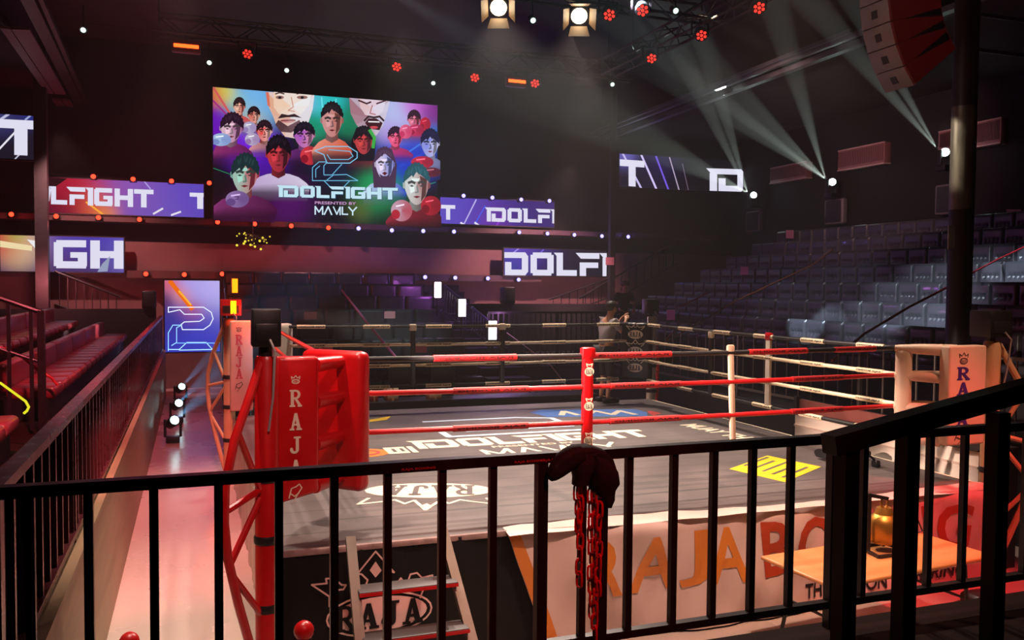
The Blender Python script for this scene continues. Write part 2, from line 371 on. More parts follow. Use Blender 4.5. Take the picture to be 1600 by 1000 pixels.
# black front skirt with the crest
def sk(x, z, L=None): return (x, z)
sb = MB(); N = 24
def ripple(x, z): return .012*math.sin(x*9+z*2)+.01*math.sin(x*23+1+z*5)
vs = [(-3.5+2.1*i/N, -3.5-.012-ripple(-3.5+2.1*i/N, j/6), .99*j/6) for j in range(7) for i in range(N+1)]
sb.add(vs, [(j*(N+1)+i, j*(N+1)+i+1, (j+1)*(N+1)+i+1, (j+1)*(N+1)+i) for j in range(6) for i in range(N)])
sb.box((-3.5, -3.5, .02), (-1.4, -3.45, .96))
def L7(X, Y):
    px, py = 420+X/3.636, 840+Y/3.636
    return (-2.77+(px-590)*.00475, .94-(py-865)*.00455-(px-590)*.0006)
SO, SU, SV = (0, -3.545, 0), (1, 0, 0), (0, 0, 1)
def sline(pts, w=.013): sb.flat(stroke([L7(*p) for p in pts], w), SO, SU, SV)
sb.mt(1)
sline([(345, 370), (245, 300), (330, 290), (325, 262), (360, 258), (400, 285), (415, 298), (440, 298), (425, 325), (385, 330)])
sline([(500, 312), (555, 300), (565, 265), (530, 230), (505, 230), (612, 88), (722, 215), (690, 210), (668, 250), (690, 305), (735, 290), (762, 250), (800, 300), (840, 298), (842, 268), (805, 272), (820, 225), (860, 215), (890, 245), (955, 228), (955, 245), (910, 290), (880, 370)])
sb.flat([[L7(*p) for p in ((612, 150), (648, 205), (612, 250), (577, 205))]], SO, SU, SV)
ox, oz = L7(640, 475)
sline([(345, 375), (345, 430)])
sb.flat(stroke(ellipse(ox, oz, .405, .165, 28), .014, True), SO, SU, SV)
sb.flat([ellipse(ox, oz, .37, .135, 28)], SO, SU, SV, -.004)
sb.mt(0); sb.flat(slab_text('RAJA', ox-.345, oz-.105, .16, .2, .08), SO, SU, SV, .004)
sb.build('front_skirt', [mat('black_skirt_sheet', (17, 14, 14), .6, spec=.2, noise=.2, nscale=3), mat('pink_white_ink', (216, 180, 172), .6)], ring)
mm = MB()
vs = [(-3.515-.012-ripple(-3.5+7*i/60, j/5), -3.5+7*i/60, .99*j/5) for j in range(6) for i in range(61)]
mm.add(vs, [((j+1)*61+i, (j+1)*61+i+1, j*61+i+1, j*61+i) for j in range(5) for i in range(60)]); mm.box((-3.5, -3.48, .02), (-3.45, 3.48, .96))
mm.build('side_skirt', mat('pale_streaked_sheet', (206, 190, 172), .5, noise=.22, nscale=2.2, stretch=(1, 6, .25)), ring)
MB().box((-3.5, 3.45, .02), (3.5, 3.53, .97)).box((3.45, -3.5, .02), (3.53, 3.5, .97)).build('rear_skirt', mat('black_skirt_sheet', (34, 29, 29), .55), ring)

# pale sponsor banner hung over the near edge
def bx(t): return -1.72+5.2*t
def wr(x, z):
    return .03*math.sin(1.7*x+2.6*z)+.026*math.sin(3.3*x-4.1*z+1)+.012*math.sin(9*x+6*z)+.007*math.sin(17*x-9*z+2)+.02*math.sin(.9*x+1.5)*(1-z)+.01*math.sin(5*x+9*z+2)
bn = MB(); NX, NZ = 150, 36
def bpos(x, z, off=0): return (x, -3.60-wr(x, z)-off+(.05*max(0, z-.93)*14), z)
def slx(z): return -1.72+(1.0-z)*.36
vs = []
for j in range(NZ+1):
    z = .02+(.995-.02)*j/NZ
    for i in range(NX+1):
        x = slx(z)+(3.5-slx(z))*i/NX; zz = z-(.02*math.sin(x*1.3+.6)+.015 if j == NZ else 0)*.6
        vs.append(bpos(x, zz))
bn.add(vs, [(j*(NX+1)+i, j*(NX+1)+i+1, (j+1)*(NX+1)+i+1, (j+1)*(NX+1)+i) for j in range(NZ) for i in range(NX)])
# top fold lying on the deck edge
vs = [(slx(.99)+(3.5-slx(.99))*i/60+j*.0, -3.62+(.14+.07*math.sin(i*.13+.4)+.012*math.sin(i*1.1))*j, 1.006+(.006 if j else -.022)+.004*math.sin(i*.8)) for j in range(2) for i in range(61)]
bn.add(vs, [(i, i+1, 61+i+1, 61+i) for i in range(60)])
bn.mt(1)
vs = []
for j in range(NZ+1):
    z = .02+.965*j/NZ; vs += [bpos(slx(z)+.005, z, .004), bpos(slx(z)+.11, z, .004)]
bn.add(vs, [(2*j, 2*j+1, 2*j+3, 2*j+2) for j in range(NZ)])
def drape(polys, mi):
    bn.mt(mi)
    for p in polys:
        # finely cut so that the print follows the folds
        lo, hi = min(a for a, c in p), max(a for a, c in p); zl, zh = min(c for a, c in p), max(c for a, c in p)
        for i in range(int((hi-lo)/.07)+1):
            for j in range(int((zh-zl)/.07)+1):
                q = clip(p, lo+i*.07, lo+i*.07+.07, zl+j*.07, zl+j*.07+.07)
                if len(q) > 2: bn.poly([bpos(a, c, .008) for a, c in q])
for c, x0, x1 in (('R', -1.01, -.70), ('A', -.64, -.18), ('J', -.16, .14), ('A', .13, .53)): drape(sans(c, x0, .39, x1, .87, .02), 1)
for c, x0, x1 in (('B', .69, 1.0), ('O', 1.06, 1.52), ('X', 1.54, 1.95), ('I', 2.0, 2.1), ('N', 2.2, 2.62), ('G', 2.72, 3.15)): drape(sans(c, x0, .40, x1, .88, .02), 3)
drape(sans('THE BEST ON', 1.18, .13, 2.12, .27, .02)+sans('THE RING', 2.3, .13, 3.16, .27, .02), 2)
o = bn.build('sponsor_banner', [mat('pale_banner_sheet', (220, 188, 178), .45, noise=.06, nscale=2), ORANGE, INKB, mat('rust_red_ink', (178, 62, 28), .5)], smooth=.9)
tag(o, 'pale creased banner with orange letters hung on near side of ring', 'banner')
# ------------------------------------------------------------------ corner posts
def post(px_, py_, ox, oy, label, m_pole, m_tube, hi=2.46):
    t = thing('corner_post', label, 'ring post', (px_, py_, 0), 'ring corner posts')
    pole = MB().lathe([(.085, 0), (.085, hi-.03), (.07, hi)], 18, (px_, py_, 0)).build('pole', m_pole, t)
    MB().rbox((px_-.13, py_-.13, 0), (px_+.13, py_+.13, .03), .01).build('base_plate', m_tube, t)
    d = Vector((ox, oy, 0)).normalized(); P = lambda r, z: Vector((px_, py_, z))+d*r
    ch = [(.06, 2.42), (.17, 2.2), (.33, 1.9), (.42, 1.6), (.43, 1.35), (.40, 1.1), (.3, .75), (.18, .4), (.06, .08)]
    MB().tube([P(*c) for c in ch], .032, 10).build('bowed_strut', m_tube, t)
    for a, c in (((.3, 1.95), (.07, 1.5)), ((.43, 1.42), (.07, 1.5)), ((.07, 1.44), (.39, 1.03)), ((.37, .98), (.07, .6))):
        MB().tube([P(*a), P(*c)], .024, 8).build('web_strut', m_tube, t)
    for z in (.6, 1.1, 1.55): MB().lathe([(.09, z), (.094, z+.01), (.094, z+.05), (.09, z+.06)], 18, (px_, py_, 0)).build('clamp_band', BLACKP, pole)
    return t
post(-3.58, -3.58, -1, -1, 'red ring post with zigzag red side struts beside the beige aisle', REDP, REDP)
post(3.62, -3.40, 1, -1, 'tan ring post behind the white pad with purple letters', TAN, TAN)
post(-3.58, 3.58, -1, 1, 'tan ring post behind the white pad with small red letters', TAN, TAN)
post(3.58, 3.58, 1, 1, 'white and red ring post behind the black crested pad', WHITEV, REDP)
# pads over the posts with upright lettering
def letter_pad(lo, hi, m, ink, label, text_x, w, h, ztop, crest_ink, skew=0, gap=.13):
    t = thing('corner_pad', label, 'corner pad', ((lo[0]+hi[0])/2, (lo[1]+hi[1])/2, lo[2]), 'corner pads')
    b = MB().rbox(lo, hi, .025, 3); y = lo[1]-.002
    if skew:
        for v in b.v:
            if v.z < lo[2]+.1: v.z -= skew*(hi[0]-v.x)/(hi[0]-lo[0])
    b.mt(1).flat(slab_text('RAJA', text_x, ztop-h, w, h, gap, True), (0, y, 0), (1, 0, 0), (0, 0, 1), .002)
    cx = text_x+w*.5; cz = ztop+.06; b.mt(2)
    S = lambda p, ww=.007: b.flat(stroke([(cx+a*w, cz+c*w) for a, c in p], ww), (0, y, 0), (1, 0, 0), (0, 0, 1), .002)
    b.flat(stroke(ellipse(cx, cz, w*.3, w*.17, 14), .007, True), (0, y, 0), (1, 0, 0), (0, 0, 1), .002)
    b.flat(slab_text('RAJA', cx-w*.22, cz-w*.09, w*.1, w*.18, .1), (0, y, 0), (1, 0, 0), (0, 0, 1), .002)
    S([(-.3, .2), (-.35, .42), (-.15, .3), (0, .5), (.15, .3), (.35, .42), (.3, .2)])
    zb = ztop-h*(3.6*(1+gap)+1)
    b.flat(stroke([(cx-w*.55, zb-.05), (cx-w*.35, zb+.02), (cx, zb+.03), (cx+w*.3, zb+.05), (cx+w*.5, zb+.02), (cx+w*.2, zb-.02), (cx-w*.1, zb-.04), (cx-w*.4, zb-.02)], .009), (0, y, 0), (1, 0, 0), (0, 0, 1), .002)
    b.flat(stroke([(cx-w*.3, zb-.09), (cx, zb-.05), (cx+w*.3, zb-.01)], .007), (0, y, 0), (1, 0, 0), (0, 0, 1), .002)
    b.build('cover', [m, ink, crest_ink], t); return t
letter_pad((-3.50, -3.50, 1.42), (-3.20, -3.36, 2.44), REDV, INKW, 'red pad with upright cream letters on the red ring corner', -3.412, .088, .128, 2.2, INKW, .07, .36)
letter_pad((2.95, -3.50, 1.42), (3.44, -3.36, 2.42), CREAM, PURPLE, 'white pad with large purple upright letters on ring corner', 3.045, .165, .13, 2.21, INKB, 0, .18)
letter_pad((-3.58, 3.24, 1.1), (-3.26, 3.40, 2.43), CREAM, mat('red_ink', (190, 60, 60), .6), 'white pad with small red upright letters on far ring corner', -3.505, .10, .15, 2.23, INKB, 0, .11)
# cushions facing the ring centre, set across each corner
def inner_pad(sx, sy, m, label, z0, z1, half=.27, crest=False, c=2.93):
    cx, cy = sx*c, sy*c; t = thing('corner_cushion', label, 'corner cushion', (cx, cy, z0), 'corner cushions')
    ang = math.atan2(-sx, sy) if False else math.atan2(sy, sx)+PI/2
    M = Matrix.Translation((cx, cy, 0)) @ Matrix.Rotation(ang, 4, 'Z')
    b = MB().rbox((-half, -.08, z0), (half, .08, z1), .06, 3, M); cu = b.build('cushion', m, t)
    if crest:
        k = MB(); s = 1
        O = M @ Vector((0, .082, 0)); O = Vector(O)
        Ux = (M.to_3x3() @ Vector((-1, 0, 0))); V = Vector((0, 0, 1))
        for zc in (z1-.2, z1-.48, z1-.76):
            q = O+V*zc
            k.mt(0).flat([ellipse(0, 0, .13, .075)], q, Ux, V, .003)
            k.mt(1).flat(slab_text('RAJA', -.1, -.042, .045, .085, .1), q, Ux, V, .006)
            k.mt(0).flat(stroke([(-.1, .08), (-.16, .14), (-.06, .12), (0, .19), (.06, .12), (.16, .14), (.1, .08)], .014)+stroke(ellipse(0, .15, .03, .03, 8), .01, True), q, Ux, V, .003)
        k.build('crest_print', [INKW, INKB], cu)
    return t
inner_pad(-1, -1, REDV, 'glossy red cushion across the inside of the red ring corner', 1.33, 2.45, .30, c=3.0)
inner_pad(1, -1, CREAM, 'white cushion across the inside of the purple lettered corner', 1.45, 2.38)
inner_pad(-1, 1, WHITEV, 'white cushion across the inside of the far aisle corner', 1.33, 2.40)
inner_pad(1, 1, BLACKV, 'black corner cushion with three white crests, person leaning on it', 1.40, 2.38, .27, True)

# ------------------------------------------------------------------ ropes
HT = (2.37, 2.09, 1.77, 1.45)
BLK_R = mat('black_rope_cover', (28, 24, 25), .5); RED_R = mat('red_rope_cover', (206, 22, 26), .4, noise=.06); WHT_R = mat('white_rope_cover', (232, 212, 178), .45, noise=.06)
def rope(a, b, z, m, label, group, sleeves=(), m_sl=None, m_tx=None, ends=None, face=(0, -1, 0), r=.023, sag=.012):
    a = Vector((*a, z)); b = Vector((*b, z)); d = b-a; L = d.length; n = 24
    P = lambda t: a+d*t-Vector((0, 0, sag*4*t*(1-t)))
    t = thing('ring_rope', label, 'ring rope', a, group)
    ro = MB().tube([P(i/n) for i in range(n+1)], r, 10).build('rope', m, t)
    f = Vector(face); u = d.normalized()
    if f.cross(Vector((0, 0, 1))).dot(u) < 0: u = u
    for s0, s1 in sleeves:
        k = MB().tube([P(s0+(s1-s0)*i/4) for i in range(5)], r+.006, 10)
        tx = sans('RAJA BOXING', 0, 0, (s1-s0)*L*.9, .026, .03)
        rt = Vector((0, 0, 1)).cross(f)*-1
        st = P(s0) if u.dot(rt) > 0 else P(s1)
        k.mt(1).flat(tx, st+rt*(s1-s0)*L*.05+f*(r+.0085)-Vector((0, 0, .013)), rt, (0, 0, 1))
        k.build('rope_sleeve', [m_sl, m_tx], ro)
    for pt, me, oth in (ends or ()):
        MB().tube([Vector(pt), Vector(pt).lerp(Vector(oth), .55), oth], [.06, .052, .034], 12).build('end_cover', me, t)
    return t
S5 = [(.07+.19*i, .165+.19*i) for i in range(5)]
S6 = [(.05+.165*i, .12+.165*i) for i in range(6)]
near = 'ropes along the near side of the ring'
for i, (m, nm) in enumerate(((BLK_R, 'black topmost rope with red sleeves along the near ring side'), (RED_R, 'red rope second from the top along the near ring side'),
                              (RED_R, 'red rope third from the top along the near ring side'), (RED_R, 'red lowest rope along the near ring side behind the railing'))):
    z = HT[i]
    e = [((-3.22, -3.4, z), REDV, (-2.88, -3.02, z)), ((3.0, -3.36, z), CREAM, (2.72, -3.02, z))]
    rope((-2.92, -3), (2.76, -3), z, m, nm, near, [(.13, .26), (.39, .53), (.68, .80), (.86, .95)] if i == 0 else [(.16, .28), (.42, .55), (.77, .88)],
         mat('red_sleeve', (200, 26, 30), .5) if i == 0 else mat('dark_red_sleeve', (176, 22, 24), .5), mat('dark_red_text', (70, 10, 14), .6), e)
for i, (m, nm) in enumerate(((BLK_R, 'dark topmost rope with white sleeves along the far ring side'), (WHT_R, 'white rope second from the top along the far ring side'),
                              (WHT_R, 'white rope third from the top along the far ring side'), (BLK_R, 'dark lowest rope with white sleeves along the far ring side'))):
    z = HT[i]-.02
    rope((-2.95, 3), (2.95, 3), z, m, nm, 'ropes along the far side of the ring', S6, WHT_R if i in (0, 3) else mat('ivory_sleeve', (214, 192, 156), .5), INKB)
for i, (m, nm) in enumerate(((BLK_R, 'dark topmost rope with white sleeves on the ring side facing the tall seats'), (WHT_R, 'white rope second from top on the ring side facing the tall seats'),
                              (WHT_R, 'white rope third from top on the ring side facing the tall seats'), (BLK_R, 'dark lowest rope with white sleeves facing the tall seats'))):
    z = HT[i]-.02
    rope((3, 2.95), (3, -2.9), z, m, nm, 'ropes on the ring side facing the tall seats', S6, WHT_R if i in (0, 3) else mat('ivory_sleeve', (214, 192, 156), .5), INKB,
         [((3.36, -3.2, z), CREAM, (3.02, -2.75, z))] if i < 3 else None, (-1, 0, 0))
for i, nm in enumerate(('red topmost rope along the aisle side of the ring', 'red rope second from top along the aisle side of the ring', 'red rope third from top along the aisle side of ring', 'red lowest rope along the aisle side of the ring')):
    rope((-3, -2.95), (-3, 2.95), HT[i]-.02, RED_R, nm, 'ropes along the aisle side of the ring')
# spacers holding the ropes apart
def spacer(x, y, m, label, wx, wy, z0=1.42, z1=2.42, crests=0, edge=None, lean=0.):
    t = thing('rope_spacer', label, 'rope spacer', (x, y, z0), 'rope spacers')
    b = MB().rbox((x-wx/2, y-wy/2, z0), (x+wx/2, y+wy/2, z1), .02, 2)
    for v in b.v:
        k = math.sin(PI*(v.z-z0)/(z1-z0)); v.x = x+(v.x-x)*(.72+.34*k); v.x += lean*(v.z-z0)
    st_ = b.build('strap', m, t)
    b = MB().rbox((x-wx*.5, y-wy*.62, z1-.09), (x+wx*.5, y+wy*.62, z1+.015), .02)
    for v in b.v: v.x += lean*(z1-z0)
    b.build('top_loop', edge or m, t)
    if crests:
        k = MB()
        for i in range(crests):
            zc = z1-.2-i*.31; q = (x, y-wy/2-.004, zc)
            k.mt(0).flat([ellipse(0, 0, wx*.36, .04)], q, (1, 0, 0), (0, 0, 1)); k.flat(stroke([(-.02, .045), (-.03, .07), (0, .06), (.03, .07), (.02, .045)], .01), q, (1, 0, 0), (0, 0, 1))
            k.mt(1).flat(slab_text('RAJA', -wx*.26, -.022, wx*.12, .045, .08), q, (1, 0, 0), (0, 0, 1), .003)
        k.build('crest_print', [INKW, INKB], st_)
    return t
spacer(-.76, -3.0, REDV, 'red rope spacer with cream crests on the near ropes', .13, .07, 1.42, 2.42, 3)
spacer(.79, -3.0, CREAM, 'white rope spacer leaning on the near ropes', .085, .03, 1.42, 2.42, 0, None, -.05)
spacer(-.91, 3.0, BLACKV, 'black rope spacer on the far ropes nearest the red corner', .11, .06, 1.42, 2.36, 0, INKW)
spacer(.55, 3.0, BLACKV, 'black rope spacer on the far ropes nearest the light bars', .11, .06, 1.42, 2.36, 0, INKW)
spacer(3.0, .8, BLACKV, 'dark rope spacer on the ropes facing the tall seats', .06, .09, 1.42, 2.33, 0, INKW)
spacer(3.0, -.55, WHITEV, 'cream rope spacer with red edge facing the tall seats', .06, .10, 1.42, 2.38, 0, REDV)

# boxes on top of the posts
def corner_box(x, y, z0, w, d, h, label, m, lamp=None):
    t = thing('corner_light_box', label, 'corner light', (x, y, z0), 'light boxes on the ring posts')
    b = MB().rbox((x-w/2, y-d/2, z0), (x+w/2, y+d/2, z0+h), .012, 2); hs = b.build('housing', m, t)
    MB().rbox((x-w*.38, y-d/2-.008, z0+h*.15), (x+w*.38, y-d/2+.004, z0+h*.62), .006).build('rear_panel', mat('satin_black_panel', (34, 31, 32), .35), hs)
    MB().tube([(x+w*.1, y-d/2-.015, z0+h*.2), (x+w*.25, y-d/2-.05, z0-.02), (x+w*.2, y-d/2-.02, z0-.35), (x+w*.05, y-d/2, z0-.6)], .009, 6).build('power_cord', mat('grey_cord', (150, 140, 140), .5), hs)
    MB().tube([(x, y, min(2.46, z0-.01)), (x, y, z0+.004)], .05, 10).build('bracket', STEEL, t)
    if lamp: MB().box((x-.005, y-d/2-.02, z0+.03), (x+.075, y-d/2-.006, z0+h-.02)).build('lamp', lamp, hs)
    return t
corner_box(-3.585, -3.58, 2.53, .2, .2, .27, 'black light box on top of the red ring post', BLACKP)
corner_box(3.59, -3.40, 2.50, .3, .26, .27, 'black light box above the pad with purple letters', BLACKP)
corner_box(-3.56, 3.5, 2.50, .3, .2, .24, 'red light box with lit amber lamp above small red letters', mat('red_box_paint', (150, 20, 22), .4), glow('amber_lamp', (255, 150, 10), 4.5))
corner_box(3.5, 3.5, 2.5, .24, .2, .26, 'black light box above the black crested corner cushion', BLACKP)
# ------------------------------------------------------------------ railings
def fence(name, label, cat, a, b, ztop, zbot, bal, posts, zfoot, m=STEEL, tw=.06, th=.05, bw=.036, pw=.054, group='railings round the ring'):
    a = Vector((*a, 0)); b = Vector((*b, 0)); L = (b-a).length; d = (b-a)/L
    t = thing(name, label, cat, (a.x, a.y, zfoot), group)
    P = lambda s, z: a+d*s+Vector((0, 0, z))
    MB().bar(P(0, ztop), P(L, ztop), tw, th).build('top_rail', m, t); MB().bar(P(0, zbot), P(L, zbot), tw*.8, .04).build('bottom_rail', m, t)
    for s in bal: MB().bar(P(s, zbot+.02), P(s, ztop-.025), bw, bw, d).build('baluster', m, t)
    for s in posts: MB().bar(P(s, zfoot), P(s, ztop-.025), pw, pw, d).build('post', m, t)
    return t
xs = [-4.70, -4.485, -4.234, -3.974, -3.72, -3.476, -3.23, -2.968, -2.714, -2.236, -1.974, -1.71, -1.466, -1.22, -.968, -.46, .03, .3, .56, .81, 1.06]
f = fence('front_railing', 'black railing across the foreground carrying the black jacket and red chains', 'railing', (-4.85, -6.1), (1.5, -6.1), 2.135, 1.19,
      [x+4.85 for x in xs], [2.39, 2.72, 4.17, 4.69, 6.3], 1.05)
for px in (650, 826, 866):
    k = MB(); k.flat(sans('RAJA BOXING', 0, 0, .16, .014, .02), (at(px-22, 700, 'y', -6.131).x, -6.131, 2.118), (1, 0, 0), (0, 0, 1), .001)
    k.build('sticker_text', mat('red_ink', (190, 60, 60), .6), f)
fence('aisle_railing', 'long black railing on the plywood wall beside the beige aisle', 'railing', (-4.85, -6.0), (-4.85, 13.6), 2.12, 1.29,
      [.25*i+.1 for i in range(78)], [.02, 2.4, 4.9, 7.4, 9.9, 12.4, 14.9, 17.4, 19.5], 1.05, m=mat('red_black_rail_paint', (84, 34, 40), .3, .2, noise=.12, nscale=12), tw=.08)
fence('stand_railing', 'pale wire railing between the ring and the tall seats', 'railing', (5.0, -6), (5.0, 9), 2.17, 1.2, [.3*i+.15 for i in range(50)], [0, 3, 6, 9, 12, 15], 0,
      m=mat('pale_grey_rail_paint', (120, 108, 100), .45, .3), tw=.045, th=.04, bw=.018, pw=.05)
fence('rear_railing', 'dark upright bar railing behind the black ring corner', 'railing', (2.2, 8.6), (5.6, 8.6), 2.36, 1.1, [.13*i+.1 for i in range(26)], [0, 1.7, 3.4], 0, tw=.05, bw=.03)
# stair handrail in the foreground
t = thing('stair_handrail', 'thick dark handrail climbing at the foreground stairs', 'handrail', (-1.9, -7.6, 1.05))
G = mat('grey_green_steel', (46, 50, 50), .35, .3, noise=.12, nscale=10)
y = -7.6; A = at(1306, 690, 'y', y); B = at(1640, 598, 'y', y)
MB().bar((A.x-.03, y, A.z-.01), B, .075, .07).build('rail', G, t)
for px, py in ((1324, 690), (1419, 665), (1560, 640)):
    p = at(px, py, 'y', y)
    MB().box((p.x-.03, y-.03, 1.05), (p.x+.03, y+.03, p.z-.01)).build('post', G, t)

# black jacket over the railing
jk = thing('black_jacket', 'black jacket draped over the front railing above red chains', 'jacket', at(910, 705, 'y', -6.1))
Y0 = -6.1
def J(px, py, dy=0.): return at(px, py, 'y', Y0-dy)
def loft(rings, n=14):
    """rings: (centre, half width vector, half depth vector)"""
    b = MB(); vs = []
    for c, w, d in rings:
        for j in range(n):
            a = 2*PI*j/n; ca, sa = math.cos(a), math.sin(a)
            vs.append(Vector(c)+Vector(w)*(abs(ca)**.8*(1 if ca > 0 else -1))+Vector(d)*sa*(1+.12*math.sin(5*a)))
    fs = [(i*n+j, i*n+(j+1) % n, (i+1)*n+(j+1) % n, (i+1)*n+j) for i in range(len(rings)-1) for j in range(n)]
    fs += [tuple(range(n))[::-1], tuple((len(rings)-1)*n+j for j in range(n))]
    return b.add(vs, fs)
JM = mat('black_jacket_cloth', (17, 14, 15), .8, noise=.2, nscale=14, bump=.35, bscale=22)
sc = 4.8/1356
def ring_(px, py, hw, hd, ang=0., dy=.0):
    w = Vector((math.cos(ang), 0, math.sin(ang)))*hw*sc
    return (J(px, py, dy), w, Vector((0, hd, 0)))
def flap(path, name, dy):
    R_ = []
    for i, (px, py, hw, hd) in enumerate(path):
        c = J(px, py, dy); a_ = J(*path[max(i-1, 0)][:2]); b_ = J(*path[min(i+1, len(path)-1)][:2]); d = (b_-a_).normalized()
        R_.append((c, Vector((d.z, 0, -d.x))*hw*sc, Vector((0, hd, 0))))
    return loft(R_).build(name, JM, jk, 1.2)
flap([(874, 722, 9, .03), (886, 712, 10, .06), (900, 706, 10, .085), (918, 705, 10, .09), (934, 711, 11, .085), (946, 722, 11, .06), (956, 738, 7, .04)], 'shoulder', .0)
flap([(908, 708, 12, .05), (894, 713, 15, .055), (881, 723, 16, .05), (870, 735, 13, .04), (862, 744, 9, .03), (858, 749, 4, .02)], 'sleeve', .06)
loft([ring_(914, 706, 24, .07, 0, .03), ring_(911, 725, 18, .07, 0, .05), ring_(908, 745, 11.5, .055, 0, .05), ring_(906, 757, 10.5, .05, 0, .05)]).build('collar', JM, jk, 1.2)
loft([ring_(932, 712, 22, .08, -.35, .03), ring_(942, 734, 22, .08, -.15, .05), ring_(944, 753, 23, .07, -.1, .05), ring_(941, 764, 20, .055, -.12, .05), ring_(948, 778, 11, .045, -.2, .05), ring_(949, 792, 4.5, .03, -.1, .05)]).build('body_panel', JM, jk, 1.2)
# red plastic chains hanging from the rail
CH = mat('red_chain_plastic', (214, 14, 20), .35, coat=.3)
def chain(px, py0, py1, dy, label, sway=0.):
    b = MB(); a = J(px, py0, dy); e = J(px+sway, py1, dy); L = (a-e).length; n = int(L/.062)
    for i in range(n):
        t = (i+.5)/n; c = a.lerp(e, t)+Vector((.004*math.sin(i*1.7), .003*math.cos(i*2.1), 0))
        th = (0.35 if i % 2 == 0 else 1.75)+.2*math.sin(i); u = Vector((math.cos(th), math.sin(th), 0)); v = Vector((0, 0, 1)); q = []
        for j in range(12):
            g = 2*PI*j/12; q.append(c+u*.019*math.cos(g)+v*(.022*(1 if math.sin(g) > 0 else -1)*min(1, abs(math.sin(g))*3)+.018*math.sin(g)))
        b.tube(q, .0062, 6, closed=True)
    o = b.build('red_chain', CH, loc=a) if False else b.build('red_chain', CH)
    return tag(o, label, 'chain', 'red plastic chains hanging from the railing')
chain(901, 757, 832, .045, 'short red plastic chain ending highest under the jacket', 2)
chain(906, 757, 915, .06, 'red plastic chain on the near side of the thin baluster, hanging alone', -.5)
chain(928, 762, 1000, .05, 'red plastic chain hanging longest beside the thick railing post', 2)
chain(936, 765, 930, .07, 'red plastic chain in front of the thick post under the jacket', -1)
chain(923, 765, 965, .03, 'red plastic chain behind the others next to the thick post', 1)

# ------------------------------------------------------------------ folding table with bell
tb = thing('folding_table', 'folding table with orange-lit wooden top standing beside the banner', 'table', (1.30, -4.30, 0))
M = Matrix.Translation((1.30, -4.37, 0)) @ Matrix.Rotation(math.radians(5), 4, 'Z')
WOOD = mat('pale_wood_laminate', (204, 132, 78), .4, noise=.1, nscale=2, stretch=(1, 8, 1))
MB().rbox((-.92, -.40, .715), (.92, .40, .75), .016, 3, M).build('tabletop', WOOD, tb)
for sx in (-1, 1):
    q = [(-.6*sx+.0, -.3, .71), (.66*sx, -.3, .6), (.7*sx, -.32, .02)]
    for sy in (-1, 1):
        MB().tube([M @ Vector(p) for p in ((.66*sx, sy*.3, .7), (.7*sx, sy*.3, .35), (.76*sx, sy*.33, .02))], .016, 8).build('leg', STEEL, tb)
    MB().tube([M @ Vector((.7*sx, -.3, .38)), M @ Vector((.7*sx, .3, .38))], .012, 8).tube([M @ Vector((.76*sx, -.33, .05)), M @ Vector((.76*sx, .33, .05))], .012, 8).build('cross_bar', STEEL, tb)
    MB().tube([M @ Vector((.7*sx, 0, .38)), M @ Vector((.2*sx, 0, .71))], .012, 8).build('brace', STEEL, tb)
bl = thing('ring_bell', 'brass round bell hanging in a black steel frame on the table', 'bell', (1.5, -4.25, .75))
bx0, by0 = 1.29, -4.25
MB().bar((bx0-.05, by0-.18, .762), (bx0+.3, by0-.18, .762), .03, .024).bar((bx0-.0, by0+.12, .762), (bx0+.3, by0+.12, .762), .03, .024).bar((bx0-.05, by0-.19, .762), (bx0, by0+.13, .762), .03, .024).bar((bx0+.3, by0-.19, .762), (bx0+.3, by0+.13, .762), .03, .024) \
  .bar((bx0, by0, .76), (bx0, by0, 1.25), .035, .03).bar((bx0, by0, 1.235), (bx0+.2, by0, 1.19), .035, .03).build('frame', STEEL, bl)
BR = mat('worn_brass', (196, 140, 60), .38, .75, noise=.2, nscale=7)
bb = MB().lathe([(.02, 1.12), (.06, 1.115), (.075, 1.08), (.08, 1.06), (.115, 1.03), (.13, .99), (.13, .84), (.12, .82), (.1, .82), (.1, 1.0)], 24, (bx0+.17, by0, 0)).build('bell_body', BR, bl)
MB().tube([(bx0+.17+.035*math.cos(2*PI*i/12), by0, 1.155+.045*math.sin(2*PI*i/12)) for i in range(12)], .011, 8, closed=True).build('hanging_ring', BR, bb)
MB().lathe([(.012, .78), (.025, .80), (.012, .83), (.01, .95)], 10, (bx0+.17, by0, 0)).build('clapper', STEEL, bb)
p = at(1432, 833, 'z', .75)
o = MB().tube([(p.x, p.y, .752), (p.x+.05, p.y-.02, .77), (p.x-.02, p.y+.05, 1.0), (p.x-.08, p.y+.18, 1.5)], .007, 6).build('cord', BLACKP); tag(o, 'thin black cord rising from the table beside the bell', 'cord')
for i, (a, c, e, lab) in enumerate((((2.3, -4.1), (2.6, -4.6), (3.3, -4.4), 'black cable looping on floor under the table end'), ((2.0, -4.3), (2.9, -4.0), (3.6, -4.7), 'black cable crossing the floor beside the banner end'), ((3.7, -4.0), (4.3, -4.2), (3.9, -4.8), 'black cable curled on floor past the banner end'))):
    pts = [Vector((*a, .012))*(1-t)**2+Vector((*c, .012))*2*t*(1-t)+Vector((*e, .012))*t*t for t in [j/14 for j in range(15)]]
    tag(MB().tube(pts, .012, 6).build('floor_cable', BLACKP), lab, 'cable', 'cables on the floor')
o = MB().rbox((2.75, -4.1, 0), (3.15, -3.85, .12), .05, 3).build('black_bag', BLACKV); tag(o, 'small black bag on the floor beside banner end', 'bag')

